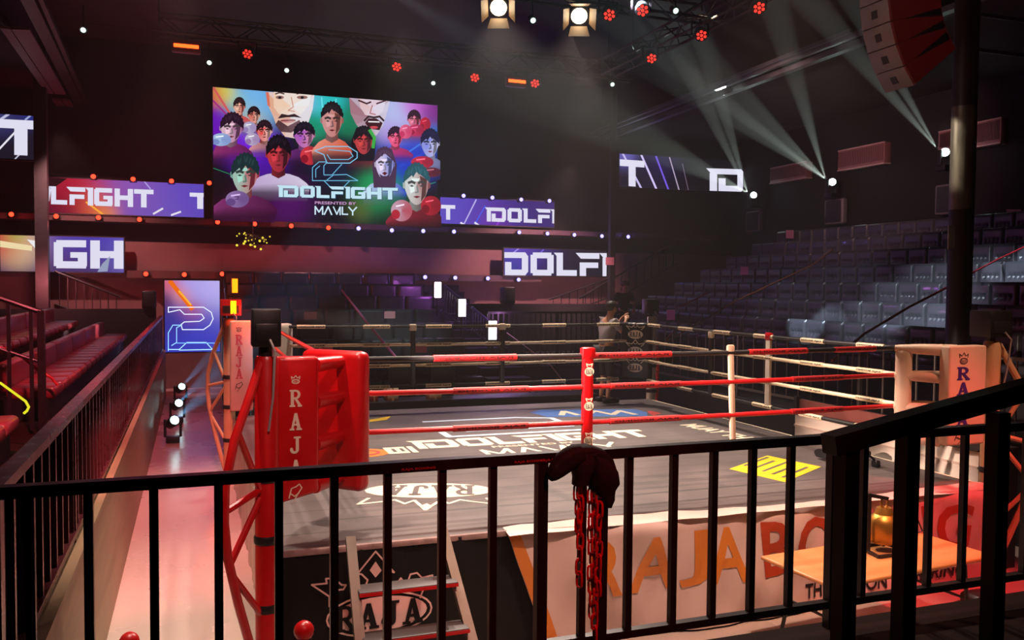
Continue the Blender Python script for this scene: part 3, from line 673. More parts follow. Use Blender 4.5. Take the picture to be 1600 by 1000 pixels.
# ------------------------------------------------------------------ steps against the ring
ld = thing('ring_steps', 'grey step ladder with red treads leaning on the black skirt', 'steps', (-2.7, -4.3, 0))
yb, zt = -4.85, 1.17
for x0, x1 in ((-3.0, -3.06), (-2.30, -2.22)):
    a = Vector((x0, -3.72, 1.12)); c = Vector((x1, yb, 0)); MB().bar(a, c, .045, .07, (1, 0, 0)).build('side_rail', ALU, ld)
for i in range(4):
    t = .26+.22*i; yy = -3.72+(yb+3.72)*t; zz = 1.12*(1-t); w = .0+.05*t
    tr = MB().rbox((-2.99-w, yy-.10, zz-.02), (-2.30+w, yy+.08, zz+.012), .008).build('tread', mat('dark_tread', (60, 48, 46), .5), ld)
    MB().box((-2.99-w, yy-.104, zz-.02), (-2.30+w, yy-.098, zz+.004)).build('red_tread_edge', REDP, tr)
MB().tube([(-3.03, yb+.4, .42), (-2.26, yb+.4, .42)], .014, 8).build('tie_bar', ALU, ld)
# red-topped bollards
def bollard(x, y, h, label):
    t = thing('barrier_post', label, 'barrier post', (x, y, 0), 'red topped barrier posts')
    MB().lathe([(.16, 0), (.16, .02), (.05, .05), (.03, .07), (.03, h-.1), (.05, h-.08), (.05, h-.05)], 18, (x, y, 0)).build('stand', BLACKP, t)
    MB().ball((x, y, h), .065, 16).build('red_knob', REDP, t)
bollard(-3.42, -4.45, .76, 'black barrier post with red ball top before the black skirt')
p = at(202, 1003, 'z', .62); bollard(p.x, p.y, .62, 'black barrier post with red ball top standing in the beige aisle')
o = MB().rbox((-3.75, -4.75, 0), (-3.5, -4.4, .55), .05).build('equipment_case', mat('violet_grey_case', (96, 84, 110), .45, noise=.2)); tag(o, 'violet grey equipment case beside the red topped barrier post', 'case')

# ------------------------------------------------------------------ counter beyond the ring edge and gear on the canvas
ct = thing('officials_counter', 'long white panelled counter with reddish upper board beside the ring', 'counter', (3.75, -1.9, 0))
MB().box((3.64, -3.26, 0), (3.70, -.3, 1.28)).build('front_panel', mat('white_laminate', (222, 204, 188), .45), ct)
MB().box((3.625, -3.26, 1.10), (3.642, -.3, 1.125)).build('groove_trim', mat('beige_trim', (190, 164, 150), .5), ct)
MB().box((3.705, -2.6, 0), (3.76, -.28, 1.46)).build('upper_board', mat('red_brown_board', (120, 62, 54), .5, noise=.2, nscale=3), ct)
MB().box((3.62, -3.26, 1.28), (4.2, -.28, 1.30)).build('counter_top', mat('dark_counter', (60, 50, 48), .4), ct)
MB().box((3.66, -.3, 0), (3.74, -.24, 1.5)).build('end_panel', BLACKP, ct); MB().box((3.76, -3.26, 0), (4.2, -3.22, 1.28)).build('end_panel', BLACKP, ct)
o = loft([((2.7+.14*i, -1.95-.02*i, 1.075), Vector((0, .15-.02*abs(i-2), 0)), Vector((0, 0, .075-.012*abs(i-2)))) for i in range(5)]).build('gear_bag', BLACKV); tag(o, 'black gear bag lying on the ring canvas by the white counter', 'bag')
t = thing('headset', 'black headset lying on the canvas beside the gear bag', 'headset', (2.93, -2.4, 1))
MB().tube([(2.93+.11*math.cos(PI*i/10), -2.45+.03*math.sin(PI*i/10), 1.03+.1*math.sin(PI*i/10)) for i in range(11)], .014, 8).build('headband', BLACKP, t)
for s in (-1, 1): MB().rbox((2.93+s*.11-.03, -2.5, 1.0), (2.93+s*.11+.03, -2.4, 1.08), .02, 3).build('ear_cup', BLACKP, t)
# ------------------------------------------------------------------ tufted stand seats
def seat_meshes(wd, name, label, loc, group, dents=4, bh=.5, mleather=LEATHER):
    """seat facing -y with its back bottom at the local origin"""
    t = thing(name, label, 'seat', loc, group); o = Vector(loc)
    b = MB(); nx, nz = 24, 14; vs = []
    ds = [((j+.5)/dents-.5)*wd*.72 for j in range(dents)] if dents else []
    for k in range(nz+1):
        for i in range(nx+1):
            x = (i/nx-.5)*wd; z = .42+bh*k/nz
            e = min(1, min(i/24*.56, (nx-i)/24*.56, k/14*.5, (nz-k)/14*.5)/.045); y = -.0-.05*e**.5
            for d in ds: y += .05*math.exp(-((x-d)**2+(z-.42-bh*.45)**2)/.0011)
            vs.append(o+Vector((x, y, z)))
    fs = [(k*(nx+1)+i, k*(nx+1)+i+1, (k+1)*(nx+1)+i+1, (k+1)*(nx+1)+i) for k in range(nz) for i in range(nx)]
    b.add(vs, fs); b.rbox(tuple(o+Vector((-wd/2, -.004, .42))), tuple(o+Vector((wd/2, .1, .42+bh))), .03, 2)
    b.build('backrest', mleather, t, 1.0)
    MB().rbox(tuple(o+Vector((-wd/2, -.46, .3))), tuple(o+Vector((wd/2, -.02, .44))), .04, 2).build('seat_cushion', mleather, t, 1.0)
    MB().box(tuple(o+Vector((-wd/2+.02, -.4, 0))), tuple(o+Vector((wd/2-.02, .02, .31)))).build('plinth', BLACKP, t)
    return t
SW = .56
first = None; cnt = 0
for k in range(7):
    n = 0
    for i in range(30):
        y = 13.0-SW*i-.1*k
        if y < -2.9: break
        lab = f'black tufted stand seat, {nth(k)} row up, {nth(i)} seat from the far wall'
        loc = (8.0+.85*k-.02, y, 1.4+.4*k)
        if first is None:
            first = seat_meshes(SW-.012, 'auditorium_chair', lab, loc, 'tall stand seats'); first.rotation_euler = (0, 0, -PI/2)
        else: dup(first, loc, -PI/2, lab)
# wide plain sofas beyond the column
first = None
for k in range(3):
    for i in range(2):
        lab = f'wide plain black sofa seat beyond the column, {nth(k)} row up, {nth(i)} one'
        loc = (8.0+.85*k-.02, -3.9-1.25*i, 1.4+.4*k)
        if first is None: first = seat_meshes(1.2, 'auditorium_sofa', lab, loc, 'wide sofas of the tall stand', 0); first.rotation_euler = (0, 0, -PI/2)
        else: dup(first, loc, -PI/2, lab)
# back stand
first = None
for k in range(7):
    for i in range(7):
        x = -3.0+.72*i
        if x > 1.6: break
        lab = f'black back-stand seat, {nth(k)} row up, {nth(i)} seat from the aisle side'
        loc = (x, 7.75+.95*k, .62+.3*k)
        if first is None: first = seat_meshes(.70, 'auditorium_chair', lab, loc, 'back stand seats under the big screen', 0, .45)
        else: dup(first, loc, 0, lab)
# wine red benches of the side stand
def bench(xf, zs, y0, y1, label, n, lit=None):
    t = thing('padded_bench', label, 'bench', (xf, y0, zs-.42), 'wine red benches beside the aisle')
    L = (y1-y0)/n
    for i in range(n):
        a, c = y0+L*i+.01, y0+L*(i+1)-.01
        b = MB().rbox((xf-.52, a, zs-.14), (xf, c, zs), .05, 3)
        for v in b.v:
            if v.z > zs-.03: v.z += .015*math.sin(PI*(v.y-a)/(c-a))
        b.build('seat_cushion', lit or WINE, t, 1.0)
    nb = max(1, n//3); L = (y1-y0)/nb
    for i in range(nb): MB().rbox((xf-.64, y0+L*i+.01, zs-.05), (xf-.5, y0+L*(i+1)-.01, zs+.29), .04, 3).build('back_cushion', WINE, t, 1.0)
    MB().box((xf-.6, y0+.03, zs-.44), (xf-.08, y1-.03, zs-.13)).build('bench_base', BLACKP, t)
bench(-5.6, 1.74, 1.3, 12.9, 'wine red padded bench nearest the aisle railing, past the stair rail', 18)
bench(-6.6, 2.08, 1.6, 12.4, 'wine red padded bench on the higher tier behind the front bench', 18)
bench(-5.6, 1.74, -4.6, -.9, 'dark padded bench at the near end with yellow edge light', 6)
bench(-6.6, 2.08, -4.6, -.2, 'wine red padded bench on higher tier above the yellow lit bench', 6)
o = MB().tube([at(0, 598, 'y', -.6), at(40, 627, 'y', -.7), at(45, 636, 'y', -.75), at(42, 642, 'y', -.78), at(37, 646, 'y', -.8)], .012, 8).build('edge_light_tube', glow('yellow_tube', (225, 220, 40), 1.1)); tag(o, 'thin yellow light tube along the end of the near bench', 'light tube')
# stair rails between the benches
t = thing('bench_stair_rail', 'black stair handrail descending between the wine red benches', 'handrail', (-5.4, .3, 1.05))
pA, pB = at(0, 466, 'y', .3), at(64, 488, 'y', .3)
MB().tube([pA, pB], .028, 8).build('rail', STEEL, t); q0, q1 = at(0, 545, 'y', .3), at(64, 566, 'y', .3)
MB().tube([q0, q1], .018, 8).build('middle_rail', STEEL, t)
MB().bar((pB.x, .3, 1.36), (pB.x, .3, pB.z+.02), .07, .07).build('post', STEEL, t)
for f_ in (.2, .75): MB().bar((pA.x+(pB.x-pA.x)*f_, .3, 1.4), (pA.x+(pB.x-pA.x)*f_, .3, pA.z+(pB.z-pA.z)*f_), .035, .035).build('baluster', STEEL, t)
t = thing('red_lit_stair_rail', 'thin red lit handrail between the wine red benches', 'handrail', (-5.4, 1.1, 1.3))
MB().tube([at(0, 543, 'y', 1.1), at(36, 558, 'y', 1.1), at(60, 578, 'y', 1.1)], .02, 8).tube([at(70, 584, 'y', 1.1), at(80, 590, 'y', 1.1), at(90, 602, 'y', 1.1)], .016, 8).build('rail', REDP, t)  # red light falling on the tube is put into its paint colour
# slanted handrails at the gallery stairs
def slope_rail(label, Y, tops, drop, nb, m=STEEL, group='slanted stair rails at the far end'):
    P = [at(x, y, 'y', Y) for x, y in tops]; t = thing('stair_railing', label, 'stair railing', (P[0].x, Y, P[0].z-drop), group)
    MB().tube(P, .03, 8).build('handrail', m, t)
    for i in range(nb):
        f_ = (i+.5)/nb*(len(P)-1); j = min(int(f_), len(P)-2); p = P[j].lerp(P[j+1], f_-j)
        MB().bar((p.x, p.y, p.z-drop), p, .022, .022, (1, 0, 0)).build('baluster', m, t)
    MB().tube([p-Vector((0, 0, drop)) for p in P], .022, 8).build('lower_rail', m, t)
    return t
slope_rail('black stair railing sloping down below the white GH letters', 15.3, [(86, 424), (188, 464)], .85, 8)
slope_rail('black stair railing climbing below the white DOLFI letters', 15.3, [(858, 468), (958, 433)], .62, 8)
slope_rail('black stair railing climbing against the pale wall by the tall seats', 15.2, [(905, 466), (1058, 376)], .75, 13)
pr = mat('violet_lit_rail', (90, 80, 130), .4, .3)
slope_rail('violet lit stair railing between the upper white light bars', 9.6, [(694, 446), (730, 476)], .62, 9, pr)
slope_rail('violet lit stair railing beside the lowest white light bar', 8.4, [(737, 480), (762, 500)], .5, 6, pr)
m = MB()
for k in range(12): m.box((1.78, 7.3+.5*k, 0), (2.75, 13.58, 1.0+.18*k))
struct('floor_stairs', m, mat('dark_tier_paint', (30, 27, 28), .7))
# upright light bars on the stairs
def light_bar(px, py, w, h, Y, m, label, group):
    p = at(px, py, 'y', Y); q = at(px+w/2, py+h/2, 'y', Y); hw, hh = q.x-p.x, p.z-q.z
    t = thing('stair_light_bar', label, 'light bar', (p.x, Y, p.z-hh), group)
    hs = MB().rbox((p.x-hw-.02, Y, p.z-hh-.02), (p.x+hw+.02, Y+.1, p.z+hh+.02), .01).build('housing', BLACKP, t)
    MB().rbox((p.x-hw, Y-.02, p.z-hh), (p.x+hw, Y+.004, p.z+hh), .008).build('lamp', m, hs)
    MB().tube([(p.x, Y+.05, p.z-hh-.01), (p.x, Y+.05, p.z-hh-.45)], .02, 8).build('stem', STEEL, t)
WB = glow('pink_white_lamp', (255, 236, 250), 7); OB = glow('amber_bar_lamp', (255, 120, 12), 3.5)
light_bar(684, 453, 10, 24, 10.4, WB, 'pinkish white light bar, highest of the three on the stairs', 'white light bars on the far stairs')
light_bar(722, 481, 11, 27, 9.3, WB, 'pinkish white light bar, middle of the three on the stairs', 'white light bars on the far stairs')
light_bar(769.5, 516, 12, 29, 8.2, WB, 'pinkish white light bar, lowest of the three on the stairs', 'white light bars on the far stairs')
light_bar(367, 446.5, 9, 22, 10.4, OB, 'amber light bar standing above the small red lettered pad', 'amber light bars')

# ------------------------------------------------------------------ papers pinned to seats and walls
def paper(px, py, w, h, ax, v, label, m=PAPER):
    a, b, c, d = [at(px+sx*w/2, py+sy*h/2, ax, v) for sx, sy in ((-1, 1), (1, 1), (1, -1), (-1, -1))]
    n = (b-a).cross(d-a).normalized()*.004
    o = MB().add([a, b, c, d, a-n, b-n, c-n, d-n], [(0, 1, 2, 3), (7, 6, 5, 4), (0, 4, 5, 1), (1, 5, 6, 2), (2, 6, 7, 3), (3, 7, 4, 0)]).build('paper_sign', m)
    tag(o, label, 'paper', 'paper sheets on the seats')
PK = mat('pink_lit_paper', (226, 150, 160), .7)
paper(712, 403, 12, 13, 'x', 7.9, 'x') if False else None
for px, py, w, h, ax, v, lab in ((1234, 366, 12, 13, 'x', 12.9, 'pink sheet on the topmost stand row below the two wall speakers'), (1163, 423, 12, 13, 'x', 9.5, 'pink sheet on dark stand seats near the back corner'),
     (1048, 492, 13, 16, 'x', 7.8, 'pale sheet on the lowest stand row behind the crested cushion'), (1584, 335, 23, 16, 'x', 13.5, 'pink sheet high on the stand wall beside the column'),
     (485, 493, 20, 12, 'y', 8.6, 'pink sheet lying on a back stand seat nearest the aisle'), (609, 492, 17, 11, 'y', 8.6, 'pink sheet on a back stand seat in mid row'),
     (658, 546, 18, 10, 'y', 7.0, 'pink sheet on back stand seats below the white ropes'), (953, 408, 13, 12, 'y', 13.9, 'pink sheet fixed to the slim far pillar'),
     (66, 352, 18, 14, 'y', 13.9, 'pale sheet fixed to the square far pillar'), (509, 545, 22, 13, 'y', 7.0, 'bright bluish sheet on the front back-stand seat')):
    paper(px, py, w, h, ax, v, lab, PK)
# straps closing off the stand aisles, free-floating, hung from nothing
def strap(pts, label, m, w=.035):
    P = [Vector(p) for p in pts]; o = MB().tube(P, w/2, 6).build('barrier_strap', m); tag(o, label, 'strap', 'straps across the stand aisles')
RS = mat('red_strap', (190, 40, 48), .5); OS = mat('orange_strap', (170, 96, 70), .5)
strap([at(1042, 534, 'x', 5.1), at(1150, 470, 'x', 7.6), at(1268, 415, 'x', 9.6), at(1300, 391, 'x', 10.6)], 'long orange strap rising across the dark middle of the tall seats', OS)
strap([at(1326, 369, 'x', 12.2), at(1346, 368, 'x', 12.5)], 'x', OS) if False else None
strap([at(1300, 564, 'x', 5.1), at(1350, 522, 'x', 6.4), at(1420, 480, 'x', 7.5), at(1482, 448, 'x', 8.6)], 'red strap rising across the lit tufted seats to the column', RS, .045)
strap([at(1508, 432, 'x', 9.2), at(1560, 405, 'x', 10.4), at(1600, 386, 'x', 11)], 'red strap rising beyond the column at the stand end', RS)
strap([at(1040, 532, 'x', 5.2), at(1052, 519, 'x', 5.6)], 'short bright red strap below the crested black cushion', RS, .05)
strap([at(1060, 480, 'x', 7.2), at(1108, 457, 'x', 8.2)], 'short dim red strap on the dark seats behind the person', RS)
strap([at(530, 448, 'y', 13), at(575, 506, 'y', 7.6), at(620, 560, 'y', 6.0)], 'violet lit strap sloping down across the back stand seats', mat('violet_strap', (200, 110, 170), .4), .05)
strap([at(792, 520, 'y', 7.9), at(860, 570, 'y', 6.6), at(900, 622, 'y', 5.2)], 'pale thin strap sloping down behind the far ropes', mat('pale_strap', (190, 160, 160), .5), .025)
# ------------------------------------------------------------------ columns
o = MB().lathe([(.17, 0), (.17, 8.0)], 24, (6.55, -.27, 0)).lathe([(.3, 1.05), (.3, 1.08), (.18, 1.1)], 20, (6.55, -.27, 0))
cm2 = mat('worn_column_paint', (44, 34, 34), .5, .2, noise=.3, nscale=3)
o.mt(1).lathe([(.172, 4.15), (.172, 5.65)], 24, (6.55, -.27, 0))
o = o.build('steel_column', [cm2, mat('bare_worn_steel', (120, 112, 100), .45, .5, noise=.45, nscale=2.5, stretch=(3, 3, .6))]); tag(o, 'round dark steel column with bare worn patch before the tall seats', 'column', kind='structure')
p = at(1488, 372, 'y', -.46); o = MB().box((p.x-.08, -.47, p.z-.16), (p.x+.04, -.45, p.z+.18)).build('notice', [mat('notice_paper', (200, 190, 200), .6)]); tag(o, 'small white notice taped to the round steel column', 'notice')
for i, (px, w, lab) in enumerate(((65, .28, 'square dark pillar in front of the GH screen'), (957, .17, 'slim dark pillar at the end of the DOLFI screen'))):
    p = at(px, 300, 'y', 14); o = MB().box((p.x-w/2, 14-w/2, 0), (p.x+w/2, 14+w/2, 9.6 if i == 0 else 9.6)).build('pillar', mat('dark_pillar_paint', (38, 32, 33), .6, noise=.15)); tag(o, lab, 'pillar', kind='structure')

# ------------------------------------------------------------------ LED screens
def lc(c, k=1.): return tuple(v*k for v in lin(c))
class Pic:
    def __init__(s, Y, x0, y0, x1, y1):
        s.Y = Y; a, b, c, d = at(x0, y0, 'y', Y), at(x1, y0, 'y', Y), at(x1, y1, 'y', Y), at(x0, y1, 'y', Y)
        s.n = 0; s.mb = MB(); s.R = [a.x, b.x, c.z, a.z]
    def P(s, px, py):
        q = at(px, py, 'y', s.Y); return (q.x, q.z)
    def fill(s, blobs, base, nx=40, nz=24, k=1.):
        """soft coloured glow picture: blobs are (px, py, radius px, colour)"""
        x0, x1, z0, z1 = s.R; B = [(s.P(x, y), (s.P(x+r, y)[0]-s.P(x, y)[0]), lc(c, k)) for x, y, r, c in blobs]; bl = lc(base, k)
        def bg(x, z):
            W = .12; c = [v*.12 for v in bl]
            for (bx, bz), r, col in B:
                w = math.exp(-((x-bx)**2+(z-bz)**2)/(r*r)); W += w; c = [c[q]+w*col[q] for q in range(3)]
            return tuple(v/W for v in c)
        s.bg = bg
        vs, cs = [], []
        for j in range(nz+1):
            for i in range(nx+1):
                x = x0+(x1-x0)*i/nx; z = z0+(z1-z0)*j/nz; W = .12; c = [v*.12 for v in bl]
                for (bx, bz), r, col in B:
                    w = math.exp(-((x-bx)**2+(z-bz)**2)/(r*r)); W += w; c = [c[q]+w*col[q] for q in range(3)]
                vs.append((x, s.Y, z)); cs.append(tuple(v/W for v in c))
        for j in range(nz):
            for i in range(nx):
                f = (j*(nx+1)+i, j*(nx+1)+i+1, (j+1)*(nx+1)+i+1, (j+1)*(nx+1)+i); s.mb.add([vs[q] for q in f], [(0, 1, 2, 3)], [cs[q] for q in f])
    def poly(s, pts, col, col2=None, raw=False, k=1., layer=None):
        """pts in photo px (or plane coords when raw); col2 blends from one side to the other"""
        q = pts if raw else [s.P(*p) for p in pts]
        q = clip(q, *s.R)
        if len(q) < 3: return
        if layer is None: s.n += 1; layer = s.n
        y = s.Y-.0018*layer; a = lc(col, k)
        if col2:
            b = lc(col2, k); xs = [p[0] for p in q]; lo, hi = min(xs), max(xs)+1e-6
            cs = [tuple(a[i]+(b[i]-a[i])*(p[0]-lo)/(hi-lo) for i in range(3)) for p in q]
        else: cs = [a]*len(q)
        A = sum(q[i-1][0]*q[i][1]-q[i][0]*q[i-1][1] for i in range(len(q)))
        if A < 0: q = q[::-1]; cs = cs[::-1]
        s.mb.add([(a_, y, b_) for a_, b_ in q], [tuple(range(len(q)))], cs)
    def group(s, polys, col, col2=None, k=1., raw=False):
        s.n += 1
        for p in polys: s.poly(p, col, None, raw, k, s.n)
    def blob(s, pts, col, col2=None, k=1.):
        """possibly concave outline: fan from its centre"""
        cx = sum(p[0] for p in pts)/len(pts); cy = sum(p[1] for p in pts)/len(pts); s.n += 1; xs = [p[0] for p in pts]; lo, hi = min(xs), max(xs)
        def cc(x):
            if not col2: return lc(col, k)
            t = (x-lo)/(hi-lo+1e-6); a, b = lc(col, k), lc(col2, k); return tuple(a[i]+(b[i]-a[i])*t for i in range(3))
        for i in range(len(pts)):
            tri = [(cx, cy), pts[i-1], pts[i]]; q = [s.P(*p) for p in tri]
            x0, x1, z0, z1 = s.R
            cl = clip(q, x0, x1, z0, z1)
            if len(cl) < 3: continue
            m_ = cc(sum(p[0] for p in tri)/3)
            A = sum(cl[i-1][0]*cl[i][1]-cl[i][0]*cl[i-1][1] for i in range(len(cl)))
            if A < 0: cl = cl[::-1]
            if len(cl) == 3 and cl == q: pass
            s.mb.add([(a_, s.Y-.0018*s.n, b_) for a_, b_ in cl], [tuple(range(len(cl)))], [m_]*len(cl))
    def fade(s, rows, cols, a=.0):
        """strip of rows of equal length, each row with a mix 0..1 of its colour over the backdrop"""
        s.n += 1; x0, x1, z0, z1 = s.R; R = []
        for r, (col, mixv) in zip(rows, cols):
            q = []
            for i, p_ in enumerate(r):
                x, z = s.P(*p_); x = min(max(x, x0), x1); z = min(max(z, z0), z1); b_ = s.bg(x, z); c_ = lc(col[0]) ; d_ = lc(col[1]); t = i/(len(r)-1)
                q.append(((x, s.Y-.0018*s.n, z), tuple((c_[k]+(d_[k]-c_[k])*t)*mixv+b_[k]*(1-mixv) for k in range(3))))
            R.append(q)
        for j in range(len(R)-1):
            for i in range(len(R[0])-1):
                f = [R[j+1][i], R[j+1][i+1], R[j][i+1], R[j][i]]; s.mb.add([a_[0] for a_ in f], [(0, 1, 2, 3)], [a_[1] for a_ in f])
    def done(s, label, depth=.14, group=None):
        x0, x1, z0, z1 = s.R; t = thing('hanging_led_screen', label, 'screen', ((x0+x1)/2, s.Y, z0), group)
        MB().box((x0-.03, s.Y+.004, z0-.03), (x1+.03, s.Y+depth, z1+.03)).build('cabinet', BLACKP, t)
        s.mb.build('display', SCREEN, t, 0); return t
def blk(text, x0, y0, x1, y1, slope=0.):
    """block text in photo px: y0 top, y1 bottom at the left end; slope in px per px"""
    return [[(a, y1+(y0-y1)*b+slope*(a-x0)) for a, b in p] for p in block(text, x0, 0, x1, 1)]
LW = (226, 224, 244)
# --- small ribbons
def streaks(pic, lst, k=1.):
    for (a, b, c, d, w, col) in lst: pic.group(stroke([(a, b), (c, d)], w), col, k=k)
g = 'text ribbons of the hall'
p = Pic(15.5, 75, 277, 318, 340)
p.fill([(110, 285, 55, (190, 26, 36)), (150, 320, 26, (230, 100, 30)), (165, 335, 18, (240, 150, 40)), (205, 290, 45, (150, 90, 180)), (280, 300, 60, (92, 74, 196)), (240, 330, 50, (120, 90, 180)), (75, 330, 45, (60, 14, 24))], (70, 40, 120))
streaks(p, [(135, 316, 165, 338, 3, (250, 170, 60)), (225, 283, 235, 295, 2, (180, 160, 230)), (240, 334, 254, 326, 3, (230, 225, 240)), (268, 336, 282, 331, 3, (230, 225, 240))])
p.poly([(75, 300), (105, 279), (75, 277)], (40, 12, 18))
p.group(blk('LFIGHT', 79, 291, 237, 319, .035), LW); p.group(blk('T', 298, 301, 326, 326, .03), LW); p.poly([(75, 290), (80, 296), (77, 315), (75, 315)], LW)
p.done('upper text ribbon showing LFIGHT beside the big screen, red to violet', group=g)
p = Pic(15.5, 688, 306, 866, 357) if False else Pic(15.5, 688, 308, 866, 355)
p.fill([(700, 340, 50, (104, 84, 206)), (760, 330, 60, (74, 50, 150)), (770, 350, 25, (130, 40, 170)), (840, 330, 50, (60, 40, 110)), (720, 315, 40, (90, 70, 190))], (60, 40, 130))
streaks(p, [(724, 352, 744, 312, 2, (190, 180, 240)), (742, 350, 758, 322, 2, (70, 90, 230)), (776, 352, 786, 336, 2.5, (150, 60, 210)), (720, 348, 730, 355, 3, (230, 225, 245)), (742, 348, 752, 355, 3, (230, 225, 245))])
p.group(blk('T', 690, 320, 709, 343, .03), LW); p.group(blk('IDOLFI', 759, 324, 868, 346, .03), LW)
p.done('upper text ribbon showing IDOLFI in white on violet', group=g)
p = Pic(15.45, 0, 367, 193, 426)
p.fill([(10, 372, 25, (200, 40, 30)), (25, 368, 14, (130, 190, 40)), (40, 380, 30, (230, 190, 140)), (100, 372, 40, (96, 70, 180)), (150, 370, 40, (70, 60, 190)), (120, 415, 50, (70, 50, 80)), (190, 400, 30, (110, 100, 190))], (80, 50, 90))
p.poly([(0, 376), (50, 384), (50, 392), (0, 386)], (240, 220, 170)); p.poly([(42, 374), (55, 376), (55, 388)], (240, 236, 240))
p.group(blk('GH', 84, 375, 193, 419, .01), LW)
p.poly([(160, 412), (172, 400), (168, 424), (152, 425)], (150, 160, 190))
p.done('lower text ribbon with large white GH above the stair rail', group=g)
p = Pic(15.45, 788, 388, 948, 432)
p.fill([(810, 388, 30, (110, 80, 210)), (840, 390, 25, (80, 60, 170)), (800, 412, 20, (50, 60, 150)), (910, 410, 60, (30, 24, 40)), (860, 412, 40, (44, 34, 60))], (34, 28, 46))
streaks(p, [(802, 395, 812, 387, 2, (170, 150, 235)), (842, 398, 850, 389, 2, (120, 100, 220))])
p.group(blk('DOLFI', 789, 394, 950, 430, .01), LW)
p.done('lower text ribbon with large white DOLFI letters', group=g)
p = Pic(15.6, 968, 240, 1163, 302)
p.fill([(978, 243, 14, (120, 110, 210)), (1000, 290, 40, (22, 18, 38)), (1080, 280, 60, (12, 9, 18)), (1140, 260, 40, (12, 9, 18)), (1030, 250, 26, (40, 26, 90))], (12, 9, 18))
streaks(p, [(973, 240, 1005, 300, 3, (200, 190, 240)), (1001, 240, 1028, 301, 3, (214, 200, 250)), (1024, 242, 1046, 301, 2.5, (120, 90, 230)), (1046, 246, 1062, 301, 1.6, (190, 170, 200)), (1066, 256, 1076, 300, 1.2, (110, 96, 120))])
p.group(blk('T', 970, 249, 1003, 290, .07), LW); p.group(blk('ID', 1106, 263, 1163, 298, .03), LW)
p.done('screen in the far dark corner showing T and ID with slanting lines', group=g)
p = Pic(14.2, -60, 174, 54, 250)
p.fill([(0, 180, 30, (60, 60, 120)), (30, 178, 14, (30, 30, 80)), (45, 180, 14, (40, 50, 140)), (20, 240, 40, (24, 22, 34))], (30, 28, 44))
streaks(p, [(-4, 236, 24, 206, 3, (230, 228, 240)), (22, 250, 34, 238, 2, (200, 200, 220)), (14, 178, 2, 186, 4, (190, 190, 225)), (40, 187, 52, 177, 3, (160, 170, 220))])
p.group(blk('T', 0, 186, 62, 241, .05), LW)
p.done('screen with a large white T high above the wine red benches', group=g)
# --- upright screen with the outlined 2
p = Pic(14.35, 257, 438, 343, 549)
p.fill([(330, 450, 40, (200, 190, 250)), (300, 445, 30, (170, 150, 235)), (268, 445, 14, (230, 80, 30)), (284, 462, 14, (250, 130, 20)), (300, 485, 16, (200, 60, 30)), (315, 510, 40, (70, 70, 190)), (270, 500, 30, (50, 40, 130)), (300, 540, 40, (50, 60, 190)), (258, 470, 14, (90, 20, 40))], (60, 50, 150))
streaks(p, [(266, 440, 300, 482, 7, (240, 110, 20)), (280, 455, 298, 476, 3, (255, 180, 60))])
for q, c in (([(263, 480), (318, 480), (330, 488), (333, 498), (328, 508), (318, 515), (285, 515), (283, 507), (288, 503), (312, 502), (319, 497), (315, 491), (288, 491), (281, 484), (263, 488), (263, 480)], (225, 235, 255)),
             ([(263, 548), (263, 520), (270, 508), (284, 508), (276, 512), (276, 535), (268, 540)], (150, 210, 255)), ([(263, 546), (280, 546), (292, 535), (322, 535), (332, 546), (280, 547)], (170, 225, 255)), ([(276, 536), (343, 536)], (120, 180, 250))):
    p.group(stroke(q, 1.3), c, k=1.3)
p.done('upright screen with an outlined figure 2 at the end of the aisle', group='display screens')
# --- the big poster screen
def U(x, y): return (310+x/4, 120+y/4)
big = Pic(15.7, 333, 150, 683, 352)
a, b = at(333, 135.5, 'y', 15.7), at(683, 165, 'y', 15.7); c, d = at(333, 346, 'y', 15.7), at(683, 358, 'y', 15.7)
big.R = [(a.x+c.x)/2, (b.x+d.x)/2, (c.z+d.z)/2, (a.z+b.z)/2]
BB = [(110, 130, 60, (220, 80, 60)), (170, 110, 60, (225, 215, 50)), (240, 170, 60, (150, 200, 180)), (350, 140, 120, (120, 190, 245)), (330, 270, 70, (190, 190, 150)), (130, 300, 110, (110, 20, 190)), (330, 430, 110, (120, 30, 225)), (420, 540, 80, (70, 20, 150)),
      (800, 170, 90, (40, 205, 205)), (730, 300, 70, (20, 150, 110)), (930, 270, 70, (20, 130, 90)), (700, 160, 60, (110, 190, 230)), (1240, 230, 120, (190, 200, 250)), (1345, 190, 70, (205, 40, 205)), (1440, 230, 60, (130, 30, 140)), (1210, 340, 60, (190, 150, 230)), (1300, 490, 120, (30, 60, 205)), (1460, 370, 60, (40, 110, 200)),
      (1130, 720, 110, (30, 165, 95)), (1010, 830, 60, (90, 105, 40)), (850, 560, 120, (20, 30, 60)), (600, 800, 110, (90, 20, 110)), (300, 860, 130, (60, 12, 50)), (800, 900, 200, (8, 6, 10)), (1200, 900, 120, (14, 10, 14)), (110, 680, 80, (16, 10, 16)), (1430, 850, 100, (20, 8, 12))]
big.fill([(*U(x, y), r/4, c) for x, y, r, c in BB], (14, 8, 16), 70, 42)
def el(cx, cy, rx, ry, n=22, a0=0, a1=360): return [U(cx+rx*math.cos(math.radians(a0+(a1-a0)*i/n)), cy+ry*math.sin(math.radians(a0+(a1-a0)*i/n))) for i in range(n if a1-a0 == 360 else n+1)]
